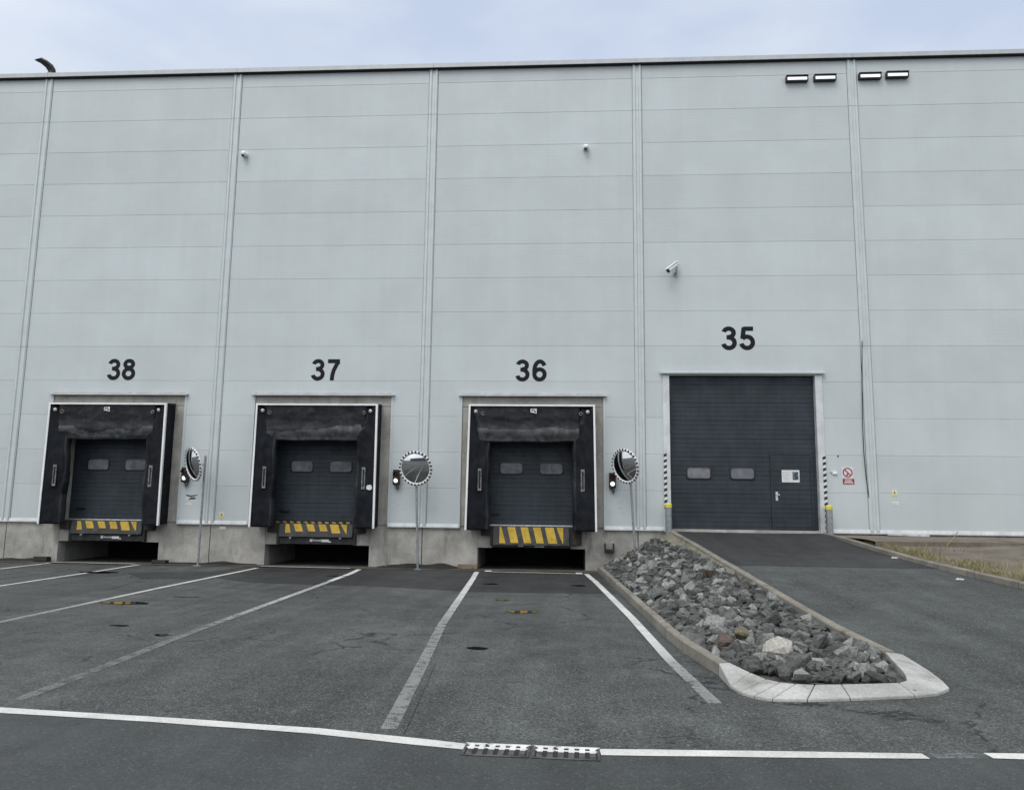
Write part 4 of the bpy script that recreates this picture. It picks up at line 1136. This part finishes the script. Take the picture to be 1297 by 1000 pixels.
# smaller broken stone between them : one mass
b = MB(); pv = [([tuple(v.co) for v in m.vertices], [tuple(p.vertices) for p in m.polygons]) for m in protos[:8]]
small = []; cnt = 0
for k in range(45000):
    y = rnd.uniform(-14, -.03); x = rnd.uniform(4.9, 7.6); r = rnd.uniform(.055, .085) if k < 9000 else rnd.uniform(.02, .055)
    if not inside(x, y, r): continue
    if not free(x, y, r, .66 if k < 9000 else .70): continue
    put(x, y, r); small.append((x, y, r))
    if len(small) > 4200: break
for x, y, r in small:
    vs, fs = rnd.choice(pv)
    mtx = Matrix.Translation((x, y, bed_z(x, y) + r * .45)) @ Matrix.Rotation(rnd.uniform(0, 6.28), 4, 'Z') @ Matrix.Rotation(rnd.uniform(-.7, .7), 4, 'X') @ Matrix.Scale(r * 1.15, 4)
    b.add([mtx @ Vector(v) for v in vs], fs)
b.build("rubble", 'rock', kind='stuff', label="small broken grey stones filling the gaps of the rock bed")

# ------------------------------------------------------------------ verge on the right
def slab_fn(u, v):
    x = lerp(10.86, 40, u ** 1.6); y0 = -3.3 + .35 * min(1, (x - 11) / 3) + .02 * pnoise(Vector((x * 2, 0, 0)))
    y = lerp(y0, .04, v); return (x, y, 1.048 + .008 * pnoise(Vector((x * 1.5, y * 2, 4))) - (.03 if v < .001 else 0))
b = MB(); b.grid(slab_fn, 60, 8, smooth=False)
b.grid(lambda u, v: (lerp(10.87, 40, u ** 1.6), -3.3 + .35 * min(1, (lerp(10.87, 40, u ** 1.6) - 11) / 3) - .002 + .02 * pnoise(Vector((lerp(10.87, 40, u ** 1.6) * 2, 0, 0))), lerp(.8, 1.02, v)), 60, 2)
b.build("pavement", 'slab', kind='structure')
def verge_z(x, y): return rz(y) + .10 if y > -13 else .1
def verge(u, v):
    y = lerp(-12.5, -2.8, v); x = lerp(xk(y) + .10, 40, u ** 2)
    return (x, y, verge_z(x, y) + .01 + .03 * pnoise(Vector((x * 1.2, y * 1.2, 0))) * min(1, u * 8))
MB().grid(verge, 50, 60).build("verge", 'pavers', kind='structure')
b = MB(); rnd = random.Random(9)
for k in range(6500):
    y = rnd.uniform(-11, -2.5); e = abs(rnd.gauss(0, .30)); x = xk(y) + .14 + e
    if rnd.random() < .12: x += rnd.uniform(.2, 1.2)
    dens = pnoise(Vector((x * 1.4, y * 1.4, 2)))
    if dens < -.25 - .0 and rnd.random() < .8: continue
    if y > -3.4 and x > 11.1: continue
    z = verge_z(x, y); h = rnd.uniform(.04, .13) * (1.6 if dens > .2 else 1); a = rnd.uniform(0, 6.28); w = .006
    ln = Vector((rnd.gauss(0, .45), rnd.gauss(0, .45), 0)) * h; q = Vector((cos(a), sin(a), 0)) * w; p = Vector((x, y, z - .02))
    mi = rnd.choices((0, 1, 2), (.50, .18, .32))[0]
    m_ = p + ln * .35 + Vector((0, 0, h * .6)); tp_ = p + ln + Vector((0, 0, h))
    b.add([p - q, p + q, m_ + q * .7, m_ - q * .7, tp_], [(0, 1, 2, 3), (3, 2, 4)], mi)
b.build("grass", ['g1', 'g2', 'g3'], kind='stuff', label="dry straw coloured grass along the right kerb")
t = thing("dry_weed", "pale dry weed stalk leaning above the pavement step", "weed", (12.55, -3.28, .90))
MB().tube([(-.16, 0, -.05), (-.10, -.01, .08), (.0, 0, .18), (.10, .01, .30), (.14, 0, .36)], .010, 6).build("stem", 'g1', t)
MB().tube([(-.10, 0, .08), (-.20, .0, .16), (-.28, 0, .2)], .007, 6).tube([(.0, 0, .18), (-.06, 0, .28)], .006, 6).build("twig", 'g1', t)
for x, y, lab in ((10.95, -6.9, "small white paper scrap lying on the ramp below the right kerb"), (10.85, -4.35, "tiny pale stone lying at the foot of the right kerb")):
    b = MB(); b.prism_y([(-.06, 0), (.05, 0), (.06, .02), (-.03, .03)], -.04, .03)
    tag(b.build("litter", 'whites', None, (x, y, rz(y) + .012)), lab, "litter")

# dirt and moss swept against the plinth
b = MB(); rnd = random.Random(31)
for xa, xb, hh in ((-12.8, -10.7, .15), (-1.25, 1.45, .16), (-7.2, -4.6, .08)):
    def heap(u, v, xa=xa, xb=xb, hh=hh):
        x = lerp(xa, xb, u); e = sin(pi * u) ** .4 * (.55 + .8 * pnoise(Vector((x * 1.7, xa, 0))))
        e = max(0, e); y = lerp(-.04 - .34 * e, PF + .01, v)
        return (x, y, .016 + hh * e * (v ** 1.3) + .012 * pnoise(Vector((x * 14, y * 14, 0))) * e)
    b.grid(heap, 90, 8)
b.build("dirt", 'dirt', kind='stuff', label="dark dirt and moss swept against the foot of the plinth")

# ------------------------------------------------------------------ drain grates
def grate(x0, y0, rot, label):
    t = thing("drain_grate", label, "drain grate", (x0, y0, .0045), rot, "drain grates in the white line")
    w, d, h = .465, .28, .008
    b = MB()
    b.box(0, w, -.034, 0, 0, h, 1); b.box(0, w, -d, -d + .018, 0, h, 0); b.box(0, .018, -d + .0181, -.0181, 0, h, 0); b.box(w - .018, w, -d + .0181, -.0181, 0, h, 0)
    b.build("frame", ['iron', 'ironp'], t, bevel=.003)
    for k in range(6):
        x = .05 + k * (w - .10) / 5
        b = MB(); b.box(x - .0205, x + .0205, -.135, -.0345, .0015, h - .002, 1); b.box(x - .0204, x + .0204, -d + .0185, -.135, .0015, h - .0022, 0)
        b.build("bar", ['iron', 'ironp'], t)
    MB().box(.019, w - .019, -d + .019, -.019, -.003, .001).build("sump_darkness", 'dark', t)  # flat black sheet, darkness below the slots painted instead of a hole
    MB().box(.0185, w - .0185, -.105, -.08, .0015, h - .003).build("cross_bar", 'ironp', t)
grate(3.19, -15.90, R(-1.5), "cast iron drain grate on the left of the pair, white paint across it")
grate(3.675, -15.915, R(-1.5), "cast iron drain grate on the right of the pair, white paint across it")

# ------------------------------------------------------------------ the far side of the yard, seen only in the mirrors
b = MB(); b.box(-70, 10, -90, -70, 0, 10)
fw = b.build("far_building", 'farwall', kind='structure')
